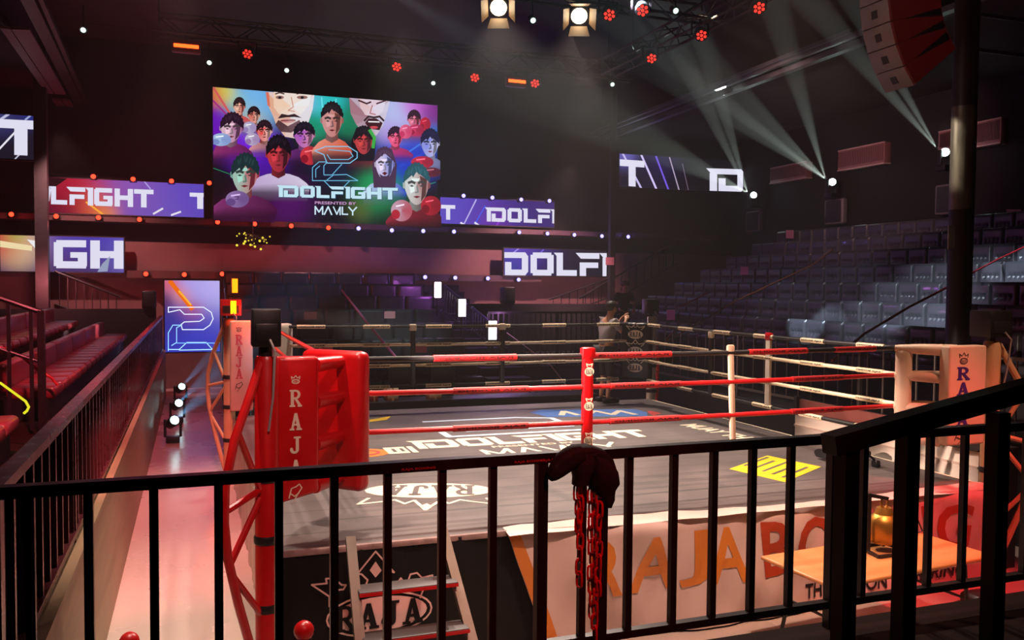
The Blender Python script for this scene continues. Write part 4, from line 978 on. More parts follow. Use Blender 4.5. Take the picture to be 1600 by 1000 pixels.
for q in ((95, 70, 260, 330, 14, (210, 90, 90)), (92, 150, 240, 300, 10, (160, 40, 130)), (1240, 520, 1490, 350, 10, (60, 120, 230)), (1260, 560, 1490, 430, 14, (40, 70, 200)), (770, 130, 775, 200, 8, (110, 230, 240)), (860, 140, 850, 210, 8, (90, 220, 230)), (90, 570, 200, 610, 5, (30, 130, 80)), (1380, 690, 1480, 660, 5, (40, 140, 110))):
    big.group(stroke([U(q[0], q[1]), U(q[2], q[3])], q[4]/4), q[5])
# two large faces at the top
big.blob([U(*q) for q in ((428, 95), (440, 190), (465, 245), (490, 310), (540, 375), (600, 385), (655, 345), (690, 280), (715, 200), (725, 110))], (226, 150, 96), (226, 236, 250))
big.blob([U(*q) for q in ((470, 95), (470, 190), (500, 230), (560, 245), (640, 235), (690, 180), (705, 110))], (240, 196, 160), (236, 244, 252))
big.poly([U(*q) for q in ((420, 95), (440, 98), (448, 190), (432, 180))], (220, 110, 90))
big.blob([U(*q) for q in ((480, 300), (515, 345), (580, 350), (640, 310), (632, 270), (560, 320), (500, 270))], (70, 40, 40), (120, 90, 100))
big.blob([U(*q) for q in ((495, 262), (520, 232), (560, 240), (600, 232), (645, 258), (600, 252), (550, 254))], (50, 30, 35))
big.blob(el(560, 276, 48, 12), (190, 100, 100), (220, 170, 170)); big.group(stroke([U(515, 275), U(605, 272)], 1.2), (90, 30, 40))
for ex, w in ((508, 26), (648, 34)):
    big.blob(el(ex, 130, w, 11), (150, 110, 100)); big.blob(el(ex, 131, 10, 8), (30, 26, 40)); big.group(stroke([U(ex-w, 108), U(ex, 100), U(ex+w, 108)], 2.2), (80, 54, 50))
big.group(stroke([U(580, 130), U(592, 190), U(560, 212), U(600, 218)], 1.6), (206, 150, 130))
big.blob([U(*q) for q in ((940, 130), (950, 230), (985, 300), (1040, 360), (1110, 370), (1150, 310), (1180, 215), (1195, 150))], (150, 70, 80), (220, 222, 244))
big.blob([U(*q) for q in ((1000, 130), (1010, 190), (1040, 240), (1110, 250), (1150, 220), (1170, 150))], (226, 180, 180), (222, 224, 246))
big.blob([U(*q) for q in ((1040, 290), (1060, 262), (1110, 262), (1150, 290), (1130, 335), (1090, 330), (1055, 312))], (60, 20, 30)); big.blob(el(1095, 318, 26, 9), (200, 70, 80)); big.group(stroke([U(1062, 282), U(1128, 284)], 2), (240, 236, 240))
big.group(stroke([U(1036, 276), U(1060, 250), U(1095, 256), U(1130, 250), U(1156, 276)], 3), (50, 24, 30))
big.group(stroke([U(1000, 150), U(1050, 170), U(1075, 160)], 2.6), (70, 34, 44)); big.group(stroke([U(1112, 170), U(1165, 152)], 2.4), (80, 40, 60)); big.group(stroke([U(1085, 180), U(1070, 230), U(1105, 238)], 1.6), (180, 110, 120))
def fig(cx, cy, w, h, sl, sr, hair, body, body2=None, bw=1.1, tilt=0., long_=False, fringe=.3, beard=False, mouth=(110, 30, 40)):
    rx, ry = w/2, h/2
    T = lambda x, y: U(cx+x+tilt*(y), cy+y)
    b2 = body2 or body; cc = (body, b2); dkc = (tuple(int(v*.6) for v in body), tuple(int(v*.6) for v in b2)); F = (-1, -.72, -.4, 0, .4, .72, 1)
    sh_ = (1.62, 1.28, 1.1, 1.02, 1.1, 1.28, 1.62)
    big.fade([[T(bw*rx*1.75*f, ry*v) for f, v in zip(F, sh_)], [T(bw*rx*1.95*f, ry*(v*.4+1.2)) for f, v in zip(F, sh_)], [T(bw*rx*1.9*f, ry*(2.15+.0*v)) for f, v in zip(F, sh_)], [T(bw*rx*1.8*f, ry*2.7) for f in F]], [(cc, 1), (cc, .95), (dkc, .5), (dkc, 0)])
    big.poly([T(-rx*.55, ry*.6), T(rx*.55, ry*.6), T(rx*.6, ry*1.15), T(0, ry*1.35), T(-rx*.6, ry*1.15)], tuple(int(v*.62) for v in sl), tuple(int(v*.62) for v in sr))
    if long_: big.blob([T(-rx*1.2, ry*1.5), T(-rx*1.35, 0), T(-rx*.8, -ry*1.0), T(0, -ry*1.15), T(rx*.8, -ry), T(rx*1.35, 0), T(rx*1.2, ry*1.5)], hair)
    face = []
    for i in range(24):
        a = 2*PI*i/24; x, y = math.cos(a), math.sin(a); face.append(T(rx*x*(1-.22*max(0, y)), ry*y))
    big.blob(face, sl, sr)
    sh = tuple(int(v*.55) for v in sr)
    big.blob([T(rx*.25, -ry*.5), T(rx*.85, -ry*.3), T(rx*.75, ry*.5), T(rx*.35, ry*.85), T(rx*.45, ry*.1)], sh)
    for sg in (-1, 1): big.blob([T(sg*rx*.92, -ry*.12), T(sg*rx*1.13, -ry*.16), T(sg*rx*1.12, ry*.12), T(sg*rx*.92, ry*.2)], tuple(int(v*.8) for v in (sl if sg < 0 else sr)))
    big.blob([T(-rx*.62, ry*.0), T(-rx*.2, -ry*.02), T(-rx*.16, ry*.3), T(-rx*.5, ry*.42)], tuple(min(255, int(v*1.05+6)) for v in sl)); big.blob([T(-rx*.45, -ry*.36), T(rx*.25, -ry*.36), T(rx*.15, -ry*.2), T(-rx*.35, -ry*.2)], tuple(min(255, int(v*1.04+5)) for v in sl))
    sd = -.16 if fringe > .4 else .03
    hp = [T(-rx*1.06, ry*sd)]+[T(rx*(1.1+.07*((t//8) % 2))*math.cos(math.radians(t)), -ry*.1+ry*(1.02+.09*((t//8) % 2))*math.sin(math.radians(t))) for t in range(192, 349, 8)]+[T(rx*1.06, ry*sd), T(rx*.94, -ry*(fringe-.1)), T(rx*.7, -ry*(fringe+.16)), T(rx*.45, -ry*(fringe+.2)), T(rx*.2, -ry*(fringe+.04)), T(rx*.02, -ry*(fringe+.24)), T(-rx*.3, -ry*(fringe-.1)), T(-rx*.5, -ry*(fringe+.2)), T(-rx*.74, -ry*(fringe+.0)), T(-rx*.94, -ry*(fringe-.2))]
    big.blob(hp, hair); rr_ = random.Random(int(cx*7+cy))
    big.group(sum([stroke([T(rx*x_, -ry*(.98-.35*abs(x_))), T(rx*(x_+.1*rr_.choice((-1, 1))), -ry*(.72-.3*abs(x_)))], w/60) for x_ in (-.6, -.35, -.1, .15, .4, .62)], []), tuple(min(255, v+16) for v in hair))
    dk = tuple(int(v*.3) for v in sl)
    for s in (-1, 1):
        big.group(stroke([T(s*rx*.66, -ry*.13), T(s*rx*.4, -ry*.19), T(s*rx*.16, -ry*.12)], w/40), dk); big.blob([T(s*rx*.6, ry*.03), T(s*rx*.4, -ry*.02), T(s*rx*.2, ry*.04), T(s*rx*.4, ry*.08)], dk)
    big.group(stroke([T(rx*.02, ry*.05), T(rx*.1, ry*.34), T(-rx*.1, ry*.37)], w/60), tuple(int(v*.6) for v in sl))
    big.blob([T(-rx*.3, ry*.58), T(0, ry*.53), T(rx*.3, ry*.58), T(0, ry*.66)], mouth)
    if beard: big.blob([T(-rx*.6, ry*.6), T(-rx*.3, ry*.75), T(rx*.3, ry*.75), T(rx*.6, ry*.6), T(rx*.3, ry*1.1), T(-rx*.3, ry*1.1)], hair); big.blob([T(-rx*.3, ry*.56), T(0, ry*.47), T(rx*.3, ry*.56), T(0, ry*.72)], (90, 20, 30))
def glove(cx, cy, rx, ry, c, c2, cuff=None):
    big.blob(el(cx, cy, rx, ry), c, c2); big.blob(el(cx-rx*.55, cy+ry*.35, rx*.4, ry*.45), c2); big.group(stroke([U(cx-rx*.5, cy-ry*.4), U(cx+rx*.2, cy-ry*.55)], rx/30), tuple(min(255, v+70) for v in c))
fig(255, 190, 70, 105, (230, 180, 160), (210, 110, 100), (36, 20, 24), (200, 80, 80))
fig(345, 245, 72, 100, (200, 100, 90), (240, 180, 160), (30, 14, 22), (180, 150, 190), (120, 60, 120)); glove(318, 322, 42, 38, (196, 190, 214), (150, 130, 180))
fig(410, 345, 92, 125, (210, 70, 70), (244, 190, 180), (34, 14, 24), (220, 150, 150), (70, 24, 60)); glove(335, 396, 46, 40, (200, 190, 214), (150, 120, 170))
fig(1340, 275, 76, 110, (226, 130, 160), (180, 60, 90), (44, 12, 36), (170, 36, 70)); glove(1408, 304, 34, 44, (206, 30, 60), (150, 20, 50)); glove(1350, 340, 50, 36, (214, 60, 110), (150, 20, 60))
fig(1222, 385, 88, 120, (236, 100, 140), (226, 60, 110), (36, 8, 36), (206, 60, 130), (150, 30, 90), 1.3); glove(1285, 350, 40, 44, (236, 110, 150), (200, 50, 100))
fig(655, 375, 122, 150, (160, 80, 180), (216, 140, 180), (20, 14, 30), (110, 40, 120), (30, 16, 50)); glove(690, 500, 60, 58, (224, 60, 70), (140, 20, 40))
fig(1022, 410, 112, 165, (200, 64, 64), (150, 50, 64), (20, 14, 24), (40, 20, 34), (120, 40, 50), 1, 0, True); big.group(stroke([U(1060, 345), U(1088, 390), U(1080, 450)], 5), (60, 170, 70))
fig(825, 285, 128, 205, (206, 150, 150), (190, 110, 100), (24, 20, 26), (236, 150, 130), (206, 80, 50), 1.0, 0, False, .5)
fig(205, 335, 134, 175, (226, 190, 206), (160, 90, 140), (36, 16, 36), (150, 50, 110), (90, 20, 80), 1.1, -.06); glove(140, 405, 62, 40, (170, 200, 232), (120, 140, 200))
fig(1428, 430, 108, 165, (120, 130, 216), (200, 200, 236), (14, 14, 56), (150, 160, 206), (90, 90, 130)); glove(1380, 545, 70, 38, (206, 40, 70), (140, 20, 50)); glove(1436, 606, 60, 30, (120, 40, 60), (70, 20, 40))
fig(492, 500, 142, 215, (200, 54, 64), (110, 34, 54), (14, 9, 20), (190, 160, 210), (214, 206, 226), 1.4)
fig(1145, 560, 112, 190, (226, 210, 236), (120, 130, 210), (72, 46, 76), (190, 214, 236), (40, 70, 190), 1.25, 0, True, .6, True)
big.group(stroke([U(*q) for q in ((712, 478), (780, 450), (920, 450), (975, 485), (975, 520), (930, 552), (790, 552), (770, 500), (720, 480))], 1.4), (130, 200, 236))
for q in ([(800, 470), (930, 480), (950, 510), (920, 530), (810, 530), (790, 500)], [(700, 660), (700, 580), (740, 545), (790, 545), (770, 570), (770, 620)], [(700, 660), (980, 660), (910, 622), (830, 625), (790, 655)], [(770, 625), (820, 625), (880, 560)], [(930, 660), (890, 700)], [(770, 660), (810, 700)], [(720, 640), (720, 590), (745, 570)]):
    big.group(stroke([U(*a) for a in q], 1.2), (110, 190, 230))
fig(285, 625, 158, 235, (150, 206, 190), (190, 64, 84), (18, 46, 50), (130, 50, 110), (70, 16, 60), 1.35, -.04, False, .25); glove(238, 775, 72, 52, (150, 120, 176), (100, 70, 130)); big.group(stroke([U(222, 760), U(245, 760), U(240, 775), U(224, 776)], 1), (60, 30, 80))
fig(1338, 690, 150, 240, (214, 226, 224), (160, 96, 96), (30, 84, 96), (150, 30, 50), (60, 10, 20), 1.3, .0, False, .5); glove(1245, 845, 66, 66, (196, 170, 190), (176, 30, 50)); glove(1425, 815, 62, 60, (190, 30, 50), (120, 14, 30))
sh = [[(310+a/4, 120+(b)/4) for a, b in p] for p in [[(a_, y_) for a_, y_ in q] for q in [[(a2, 762+(.022*(a2-480))-b2*72) for a2, b2 in w] for w in block('IDOLFIGHT', 486, 0, 1212, 1)]]]
big.group([[(a+1.0, b+1.0) for a, b in p] for p in sh], (20, 60, 90)); big.group(sh, (196, 232, 246))
big.group([[U(a, 806+.02*(a-710)-b*18) for a, b in p] for p in sans('PRESENTED BY', 712, 0, 965, 1, .02)], (200, 150, 200))
big.group([[U(a, 868+.02*(a-710)-b*48) for a, b in p] for p in block('MANlY', 712, 0, 968, 1)], (206, 232, 246))
big.done('large poster screen with many fighters faces and the word IDOLFIGHT', .2, 'display screens')
# ------------------------------------------------------------------ lamps on the gallery edges
def lens(name, rgb, k): return glow(name, rgb, k, False)
RL = lens('red_lens', (255, 46, 26), 6); BLU = lens('blue_white_lens', (150, 142, 255), 3.2)
DS = []
def pip(px, py, Y, kind, label, first={}):
    p = at(px, py, 'y', Y)
    if kind not in first:
        t = thing('gallery_rail_lamp', label, 'stage light', p, 'small lamps along the gallery edges')
        hs = MB().lathe([(.05, -.16), (.07, -.14), (.075, .0), (.07, .01)], 14, p+Vector((0, -.02, 0)), (0, -1, 0)).build('housing', BLACKP, t)
        MB().lathe([(.06, 0.0), (.045, .02), (.015, .03)], 14, p+Vector((0, -.03, 0)), (0, -1, 0)).build('lens', RL if kind == 'r' else BLU, hs)
        MB().bar(p+Vector((-.08, .08, -.06)), p+Vector((-.08, .08, .05)), .02, .03).bar(p+Vector((.08, .08, -.06)), p+Vector((.08, .08, .05)), .02, .03).bar(p+Vector((-.09, .08, -.07)), p+Vector((.09, .08, -.07)), .03, .02).build('bracket', STEEL, t)
        first[kind] = t
    else: dup(first[kind], p, 0, label)
    DS.append((p, kind))
ROW = {'upper': [(18, 335), (88, 338), (154, 340), (218, 343), (340, 347), (398, 350), (455, 353), (513, 356), (560, 357), (612, 360), (661, 361), (709, 362), (811, 363), (855, 365), (897, 367), (940, 369), (981, 370)],
       'lower': [(228, 428), (288, 429), (347, 428), (404, 429), (460, 430), (515, 431), (564, 432), (617, 433), (664, 433), (711, 434), (762, 435), (810, 437)]}
for r, L in ROW.items():
    nr = nb = 0
    for px, py in L:
        if px < 540: pip(px, py, 15.4, 'r', f'small red lamp on the {r} gallery edge, {nth(nr)} of its red ones'); nr += 1
        else: pip(px, py, 15.4, 'b', f'small blue white lamp on the {r} gallery edge, {nth(nb)} of its row'); nb += 1
for i, (px, py) in enumerate(((146, 276), (208, 280), (268, 283), (327, 286))): pip(px, py, 15.4, 'r', f'small red lamp above the LFIGHT ribbon, {nth(i)} from the square pillar')
for i, (px, py) in enumerate(((724, 306), (769, 309), (814, 312), (858, 314))): pip(px, py, 15.4, 'b', f'small blue white lamp above the IDOLFI ribbon, {nth(i)} from the big screen')
struct('trim_lamp_rail', MB().tube([at(60, 272, 'y', 15.6), at(330, 288, 'y', 15.6)], .03, 8).tube([at(690, 304, 'y', 15.6), at(866, 315, 'y', 15.6)], .03, 8), STEEL)

# ------------------------------------------------------------------ trusses and overhead lamps
def truss(a, b, label, s=.3):
    a, b = Vector(a), Vector(b); d = (b-a).normalized(); r = d.cross(Vector((0, 0, 1))).normalized()*s/2; u = Vector((0, 0, s/2)); L = (b-a).length
    t = thing('light_truss', label, 'truss', a, 'trusses over the ring'); DK = mat('dull_truss_metal', (70, 66, 66), .45, .7)
    for sx, sz in ((-1, -1), (1, -1), (1, 1), (-1, 1)): MB().tube([a+r*sx+u*sz, b+r*sx+u*sz], .024, 8).build('chord', DK, t)
    k = MB(); n = int(L/.4)
    for i in range(n):
        p, q = a+d*(L*i/n), a+d*(L*(i+1)/n)
        for (x0, z0), (x1, z1) in (((-1, -1), (1, -1)), ((1, -1), (1, 1)), ((-1, 1), (1, 1)), ((-1, -1), (-1, 1))):
            e = (p, q) if i % 2 else (q, p); k.tube([e[0]+r*x0+u*z0, e[1]+r*x1+u*z1], .012, 6)
    k.build('lacing', DK, t)
    for e in (a, b): MB().tube([e, Vector((e.x, e.y, 9.6))], .012, 6).build('hanging_wire', DK, t)
    return t
ZT = 7.35
truss((-4.6, 6, ZT), (4.4, 6, ZT), 'dark truss over the far side of the ring')
truss((3.75, -1.6, ZT), (3.75, 5.8, ZT), 'dark truss over the ring side facing the tall seats')
truss((-4.0, 2.0, ZT), (3.5, 2.0, ZT), 'dark truss crossing over the middle of the ring')
def par(px, py, z, label, first={}):
    p = at(px, py, 'z', z)
    dirv = (CAM-p).normalized()
    if 0 not in first:
        t = thing('hanging_par_lamp', label, 'stage light', p, 'round red lamps on the trusses')
        ax = Vector((-.25, -.75, -.6)).normalized()
        hs = MB().lathe([(.06, -.17), (.095, -.13), (.108, 0), (.10, .01)], 20, p, ax).build('housing', BLACKP, t)
        k = MB().lathe([(.096, .0), (.094, .006)], 20, p, ax); u = ax.orthogonal().normalized(); w = ax.cross(u); k.mt(1)
        for i in range(7):
            c = p+ax*.012+((u*math.cos(i*PI/3)+w*math.sin(i*PI/3))*.062 if i < 6 else Vector((0, 0, 0))); k.lathe([(.023, 0), (.02, .008)], 10, c, ax)
        k.build('lens', [lens('dim_red_lens', (150, 8, 6), 1.0), lens('bright_red_lens', (255, 40, 30), 3.0)], hs)
        MB().bar(p+Vector((-.15, .05, 0)), p+Vector((-.15, .05, .2)), .02, .03).bar(p+Vector((.15, .05, 0)), p+Vector((.15, .05, .2)), .02, .03).bar(p+Vector((-.16, .05, .2)), p+Vector((.16, .05, .2)), .03, .02).tube([p+Vector((0, .05, .2)), p+Vector((0, .05, .32))], .015, 8).build('yoke', STEEL, t)
        first[0] = t
    else: dup(first[0], p, 0, label)
    return p
for px, py, lab in ((387, 84, 'round red lamp on the far truss, nearest the red light bar'), (620, 104, 'round red lamp hanging alone above the big screen'), (742, 121, 'round red lamp on far truss above the dark wall'), (836, 130, 'round red lamp beside the glowing red strip on far truss'),
                     (1018, 91, 'round red lamp on the side truss, farthest of three'), (1096, 55, 'round red lamp on the side truss, middle of three'), (1186, 12, 'round red lamp on the side truss, nearest of three'), (952, 23, 'round red lamp next to the second warm spotlight'), (1004, 16, 'round red lamp at the truss corner by the warm spotlight')): par(px, py, 7.0, lab)
def red_strip(px, py, w, label, m):
    p = at(px, py, 'z', 7.0); t = thing('hanging_strip_light', label, 'stage light', p, 'glowing red strip lights')
    hs = MB().rbox((p.x-w/2-.03, p.y, p.z-.1), (p.x+w/2+.03, p.y+.15, p.z+.1), .02).build('housing', mat('red_lit_housing', (110, 14, 14), .4), t)
    MB().rbox((p.x-w/2, p.y-.012, p.z-.03), (p.x+w/2, p.y+.01, p.z+.03), .008).build('lamp', m, hs)
    MB().tube([(p.x, p.y+.1, p.z+.1), (p.x, p.y+.1, p.z+.24)], .02, 8).build('clamp', STEEL, t)
red_strip(291, 72, .4, 'glowing red strip light on the truss end above the aisle', glow('red_strip_lamp', (255, 70, 20), 5)); red_strip(808, 127, .36, 'glowing red strip light above the dark wall by the big screen', glow('red_strip_lamp', (255, 70, 20), 5))
WARMPOS = []
for px, py, lab in ((779, 12, 'warm white spotlight with barn doors, hanging nearest the big screen'), (905, 25, 'warm white spotlight with barn doors beside red lamp')):
    p = at(px, py, 'z', 7.0); WARMPOS.append(p); ax = Vector((-.3, -.75, -.6)).normalized(); t = thing('fresnel_spotlight', lab, 'spotlight', p, 'warm spotlights')
    hs = MB().lathe([(.08, -.28), (.14, -.24), (.15, 0)], 20, p, ax).build('housing', BLACKP, t)
    MB().lathe([(.12, .0), (.09, .03), (.03, .045)], 20, p, ax).build('lens', lens('warm_lens', (255, 232, 190), 14), hs)
    u = ax.cross(Vector((0, 0, 1))).normalized(); w = u.cross(ax)
    for s, v, o_ in ((1, u, w), (-1, u, w), (1, w, u), (-1, w, u)):
        c = p+ax*.01+v*(.15*s); q = c+ax*.16+v*(.09*s); MB().add([c-o_*.12, c+o_*.12, q+o_*.16, q-o_*.16, c-o_*.12+v*.004*s, c+o_*.12+v*.004*s, q+o_*.16+v*.004*s, q-o_*.16+v*.004*s], [(0, 1, 2, 3), (7, 6, 5, 4), (0, 4, 5, 1), (1, 5, 6, 2), (2, 6, 7, 3), (3, 7, 4, 0)]).build('barn_door', mat('tan_barn_door', (150, 120, 90), .5), hs)
    MB().tube([p+Vector((0, .1, .1)), p+Vector((0, .1, .35))], .02, 8).build('yoke', STEEL, t)
first = None
for px, py, lab in ((327, 98, 'small white spot lamp below the red strip light'), (448, 110, 'small white lamp above the big screen top edge'), (677, 130, 'small white lamp above the far corner of the big screen'), (957, 132, 'small white lamp under the slanting ceiling edge'), (1056, 17, 'small white lamp between red lamps of the side truss'), (833, 32, 'small white lamp between the two warm spotlights'), (130, 47, 'small white lamp beside the pale duct panels')):
    p = at(px, py, 'z', 6.9)
    if first is None:
        first = thing('small_spot_lamp', lab, 'spotlight', p, 'small white spot lamps')
        ax = Vector((-.1, -.8, -.5)).normalized(); hs = MB().lathe([(.04, -.15), (.055, -.12), (.06, 0)], 12, p, ax).build('housing', BLACKP, first); MB().lathe([(.04, 0), (.025, .02), (.01, .025)], 12, p, ax).build('lens', lens('pale_green_lens', (214, 255, 240), 2.2), hs)
        MB().tube([p, p+Vector((0, .05, .4))], .012, 6).build('stem', STEEL, first)
    else: dup(first, p, 0, lab)
# overhead wires
for i, (q, lab) in enumerate((([(130, 37), (260, 49), (388, 62)], 'thin wire sagging between the aisle truss end and the red lamp'), ([(400, 63), (560, 78), (728, 100)], 'thin wire running along the far truss over the big screen'))):
    o = MB().tube([at(x, y, 'z', 7.6) for x, y in q], .012, 6).build('ceiling_wire', GREY); tag(o, lab, 'wire', 'wires under the ceiling')

# ------------------------------------------------------------------ hanging line array
la = thing('hanging_line_array', 'curved hanging array of grey loudspeaker boxes with red lit faces', 'loudspeaker', (4.4, -1.2, 5.4))
spine = [((1322, -52), 0), ((1343, -12), 1), ((1354, 27), 2), ((1362, 60), 3), ((1374, 88), 4), ((1392, 113), 5)]
pts = [at(x, y, 'y', -1.2) for (x, y), _ in spine]
CABF = mat('grey_cabinet_side', (112, 98, 94), .55, noise=.1); CABB = mat('black_grille', (20, 18, 19), .6)
REDT = mat('red_sheen_grille', (90, 50, 50), .3)  # red light on these faces is mixed into the grille colour
import itertools
zs = 7.15; x0 = 3.98; yy = -1.2; ang = math.radians(2)
ca = Vector((x0, yy, zs)); 
for i in range(6):
    ang = math.radians([-4, 4, 10, 19, 28, 38][i]); h = .29
    dn = Vector((math.sin(ang), 0, -math.cos(ang))); rt = Vector((math.cos(ang), 0, math.sin(ang)))
    c = ca+dn*h/2; M = Matrix(((rt.x, 0, -dn.x, c.x), (rt.y, 1, -dn.y, c.y), (rt.z, 0, -dn.z, c.z), (0, 0, 0, 1)))
    # box: grey side towards the ring (-y), grille to +x
    b = MB().rbox((0, -.24, -h/2+.006), (.86, .24, h/2-.006), .012, 2, M)
    bx = b.build('speaker_box', [CABF, CABB], la)
    MB().rbox((-.006, -.05, -.05), (.004, .05, .05), .003, 1, M).build('handle_recess', BLACKP, bx)
    MB().rbox((.02, -.252, -h/2+.01), (.84, -.236, h/2-.01), .006, 1, M).build('front_grille', REDT, bx); MB().box((0, 0, 0), (.001, .001, .001)) if False else None
    ca = ca+dn*h
MB().bar((3.95, yy-.2, 7.2), (4.5, yy-.2, 7.2), .06, .06).bar((3.95, yy+.2, 7.2), (4.5, yy+.2, 7.2), .06, .06).tube([(4.2, yy, 7.2), (4.2, yy, 9.6)], .015, 6).build('rigging_frame', STEEL, la)

# ------------------------------------------------------------------ wall units of the tall stand
def on_wall(px, py): return at(px, py, 'x', 13.55)
ACM = mat('pinkish_slatted_cover', (150, 104, 100), .5, noise=.08)
for (xa, ya, xb, yb, lab) in ((1203, 263, 1259, 277, 'pinkish slatted air conditioner on the dark wall, farthest one'), (1309, 236, 1381, 254, 'pinkish slatted air conditioner above the bright beam lamp'), (1466, 206, 1490, 232, 'pinkish slatted air conditioner half hidden behind the steel column'), (1497, 197, 1563, 222, 'pinkish slatted air conditioner beyond the steel column')):
    A, B = on_wall(xa, ya), on_wall(xb, yb); z1, z0 = A.z, B.z; t = thing('wall_mounted_air_conditioner', lab, 'air conditioner', (13.7, (A.y+B.y)/2, z0), 'air conditioners on the dark wall')
    ab = MB().rbox((13.56, B.y, z0), (13.795, A.y, z1), .02, 2).build('body', ACM, t)
    k = MB(); n = 26
    for i in range(n):
        y = B.y+.06+(A.y-B.y-.12)*i/(n-1); k.box((13.545, y-.012, z0+.08), (13.565, y+.012, z1-.06))
    k.build('grille', mat('dark_slat', (110, 74, 72), .5), ab)
    MB().box((13.54, B.y, z0-.03), (13.795, A.y, z0+.01)).box((13.55, B.y, z1-.02), (13.58, A.y, z1+.01)).build('edge_trim', mat('pale_rim', (200, 170, 160), .45), t)
for (xa, ya, xb, yb, lab) in ((1167, 331, 1188, 361, 'flat wall speaker below the farther bright beam lamp'), (1290, 313, 1318, 349, 'flat wall speaker below the nearer bright beam lamp'), (1463, 290, 1490, 334, 'flat wall speaker partly behind the steel column')):
    A, B = on_wall(xa, ya), on_wall(xb, yb); t = thing('wall_speaker', lab, 'speaker', (13.6, (A.y+B.y)/2, B.z), 'flat speakers on the dark wall')
    ab = MB().rbox((13.5, B.y, B.z), (13.7, A.y, A.z), .05, 3).build('cabinet', mat('grey_rim_plastic', (120, 112, 112), .45), t)
    MB().rbox((13.485, B.y+.06, B.z+.05), (13.52, A.y-.06, A.z-.05), .03, 2).build('grille', mat('dark_mesh_grille', (34, 33, 38), .6), ab)
    MB().bar((13.6, (A.y+B.y)/2, (A.z+B.z)/2), (13.795, (A.y+B.y)/2, (A.z+B.z)/2), .06, .06).build('wall_bracket', STEEL, t)
def moving_head(p, aim, label, lens_m, group, s=1., floor=True):
    t = thing('moving_head_light', label, 'stage light', p, group); d = (Vector(aim)-p).normalized(); k = s
    bz = p.z-.34*k if floor else p.z-.3*k
    MB().rbox((p.x-.15*k, p.y-.15*k, bz-.14*k), (p.x+.15*k, p.y+.15*k, bz), .02, 2).build('base', BLACKP, t)
    for sx in (-1, 1): MB().rbox((p.x+sx*.17*k-.03*k, p.y-.06*k, bz-.01), (p.x+sx*.17*k+.03*k, p.y+.06*k, p.z+.06*k), .015).build('yoke_arm', BLACKP, t)
    hd_ = MB().lathe([(.06*k, -.24*k), (.11*k, -.2*k), (.13*k, .08*k), (.12*k, .13*k)], 18, p, d).build('head', BLACKP, t)
    MB().lathe([(.1*k, .13*k), (.08*k, .15*k), (.02*k, .16*k)], 18, p, d).build('lens', lens_m, hd_)
    return p+d*.2*k
HL = lens('beam_lens', (225, 255, 255), 22)
HW = [(on_wall(1187, 306), 'bright beam lamp on the dark wall, farther one'), (on_wall(1311, 286), 'bright beam lamp on the dark wall below the air conditioner'), (on_wall(1489, 240), 'beam lamp on the dark wall hidden behind the steel column')]
HP = []
for p, lab in HW:
    p = Vector((13.3, p.y, p.z)); HP.append(moving_head(p, (4, -2, p.z+.3), lab, HL, 'beam lamps on the dark wall', 1.0, False))
    MB_ = MB().bar((p.x, p.y, p.z-.42), (13.79, p.y, p.z-.42), .08, .05); tag(MB_.build('lamp_shelf', STEEL), lab.replace('beam lamp', 'shelf bracket under beam lamp'), 'bracket', 'lamp shelves on the dark wall')
FP = []
for i, (px, py, lab) in enumerate(((270, 659, 'moving head lamp on the aisle floor, nearest of the three'), (277, 632, 'moving head lamp on the aisle floor, middle of three'), (282, 606, 'moving head lamp on the aisle floor, farthest of three'))):
    p = at(px, py, 'z', .385); FP.append(moving_head(p, (-2.5, p.y-5, 2.8), lab, lens('pale_blue_lens', (200, 250, 250), 10), 'moving head lamps along the aisle', .8))
    MB().rbox((p.x-.2, p.y-.2, 0), (p.x+.2, p.y+.2, .09), .01).build('riser_box', BLACKP) if False else None
# ------------------------------------------------------------------ ceiling ducts and beams
DU = mat('pale_pinkish_panel', (130, 108, 104), .5, .2, noise=.12, nscale=3)
def slab_px(pts, z, th, label, m=DU, grp='pale panels under the ceiling', nm='ceiling_panel'):
    P = [at(x, y, 'z', z) for x, y in pts]
    b = MB().add(P+[p+Vector((0, 0, th)) for p in P], [(0, 1, 2, 3), (7, 6, 5, 4), (0, 4, 5, 1), (1, 5, 6, 2), (2, 6, 7, 3), (3, 7, 4, 0)])
    tag(b.build(nm, m), label, 'ceiling panel', grp)
slab_px([(-40, -5), (0, 44), (19, 46), (-12, 0)], 7.7, .05, 'pale ceiling panel at the top corner over the benches') if False else None
slab_px([(0, 44), (72, 146), (84, 147), (16, 46)], 7.7, .05, 'long pale ceiling panel over the benches, outer one')
slab_px([(18, 46), (86, 147), (103, 148), (46, 47)], 7.7, .05, 'long pale ceiling panel over the benches, inner one')
slab_px([(81, 156), (112, 200), (122, 200), (95, 157)], 7.7, .05, 'short pale ceiling panel beyond the long ones, outer one')
slab_px([(97, 157), (124, 200), (133, 201), (109, 158)], 7.7, .05, 'short pale ceiling panel beyond the long ones, inner one')
def beam(a, b, z, w, h, m, label, nm='ceiling_beam'):
    A, B = at(*a, 'z', z), at(*b, 'z', z); o = MB().bar(A, B, w, h).build(nm, m); tag(o, label, 'beam', kind='structure')
DKB = mat('dark_beam_metal', (60, 52, 50), .4, .5, noise=.1); LTB = mat('galvanised_beam', (150, 152, 150), .35, .8, noise=.15, nscale=2)
beam((30, -40), (145, 200), 7.9, .22, .3, DKB, 'dark steel ceiling beam over the benches'); beam((62, -8), (150, 196), 7.85, .08, .1, DKB, 'slim grey rail beside the dark ceiling beam over the benches')
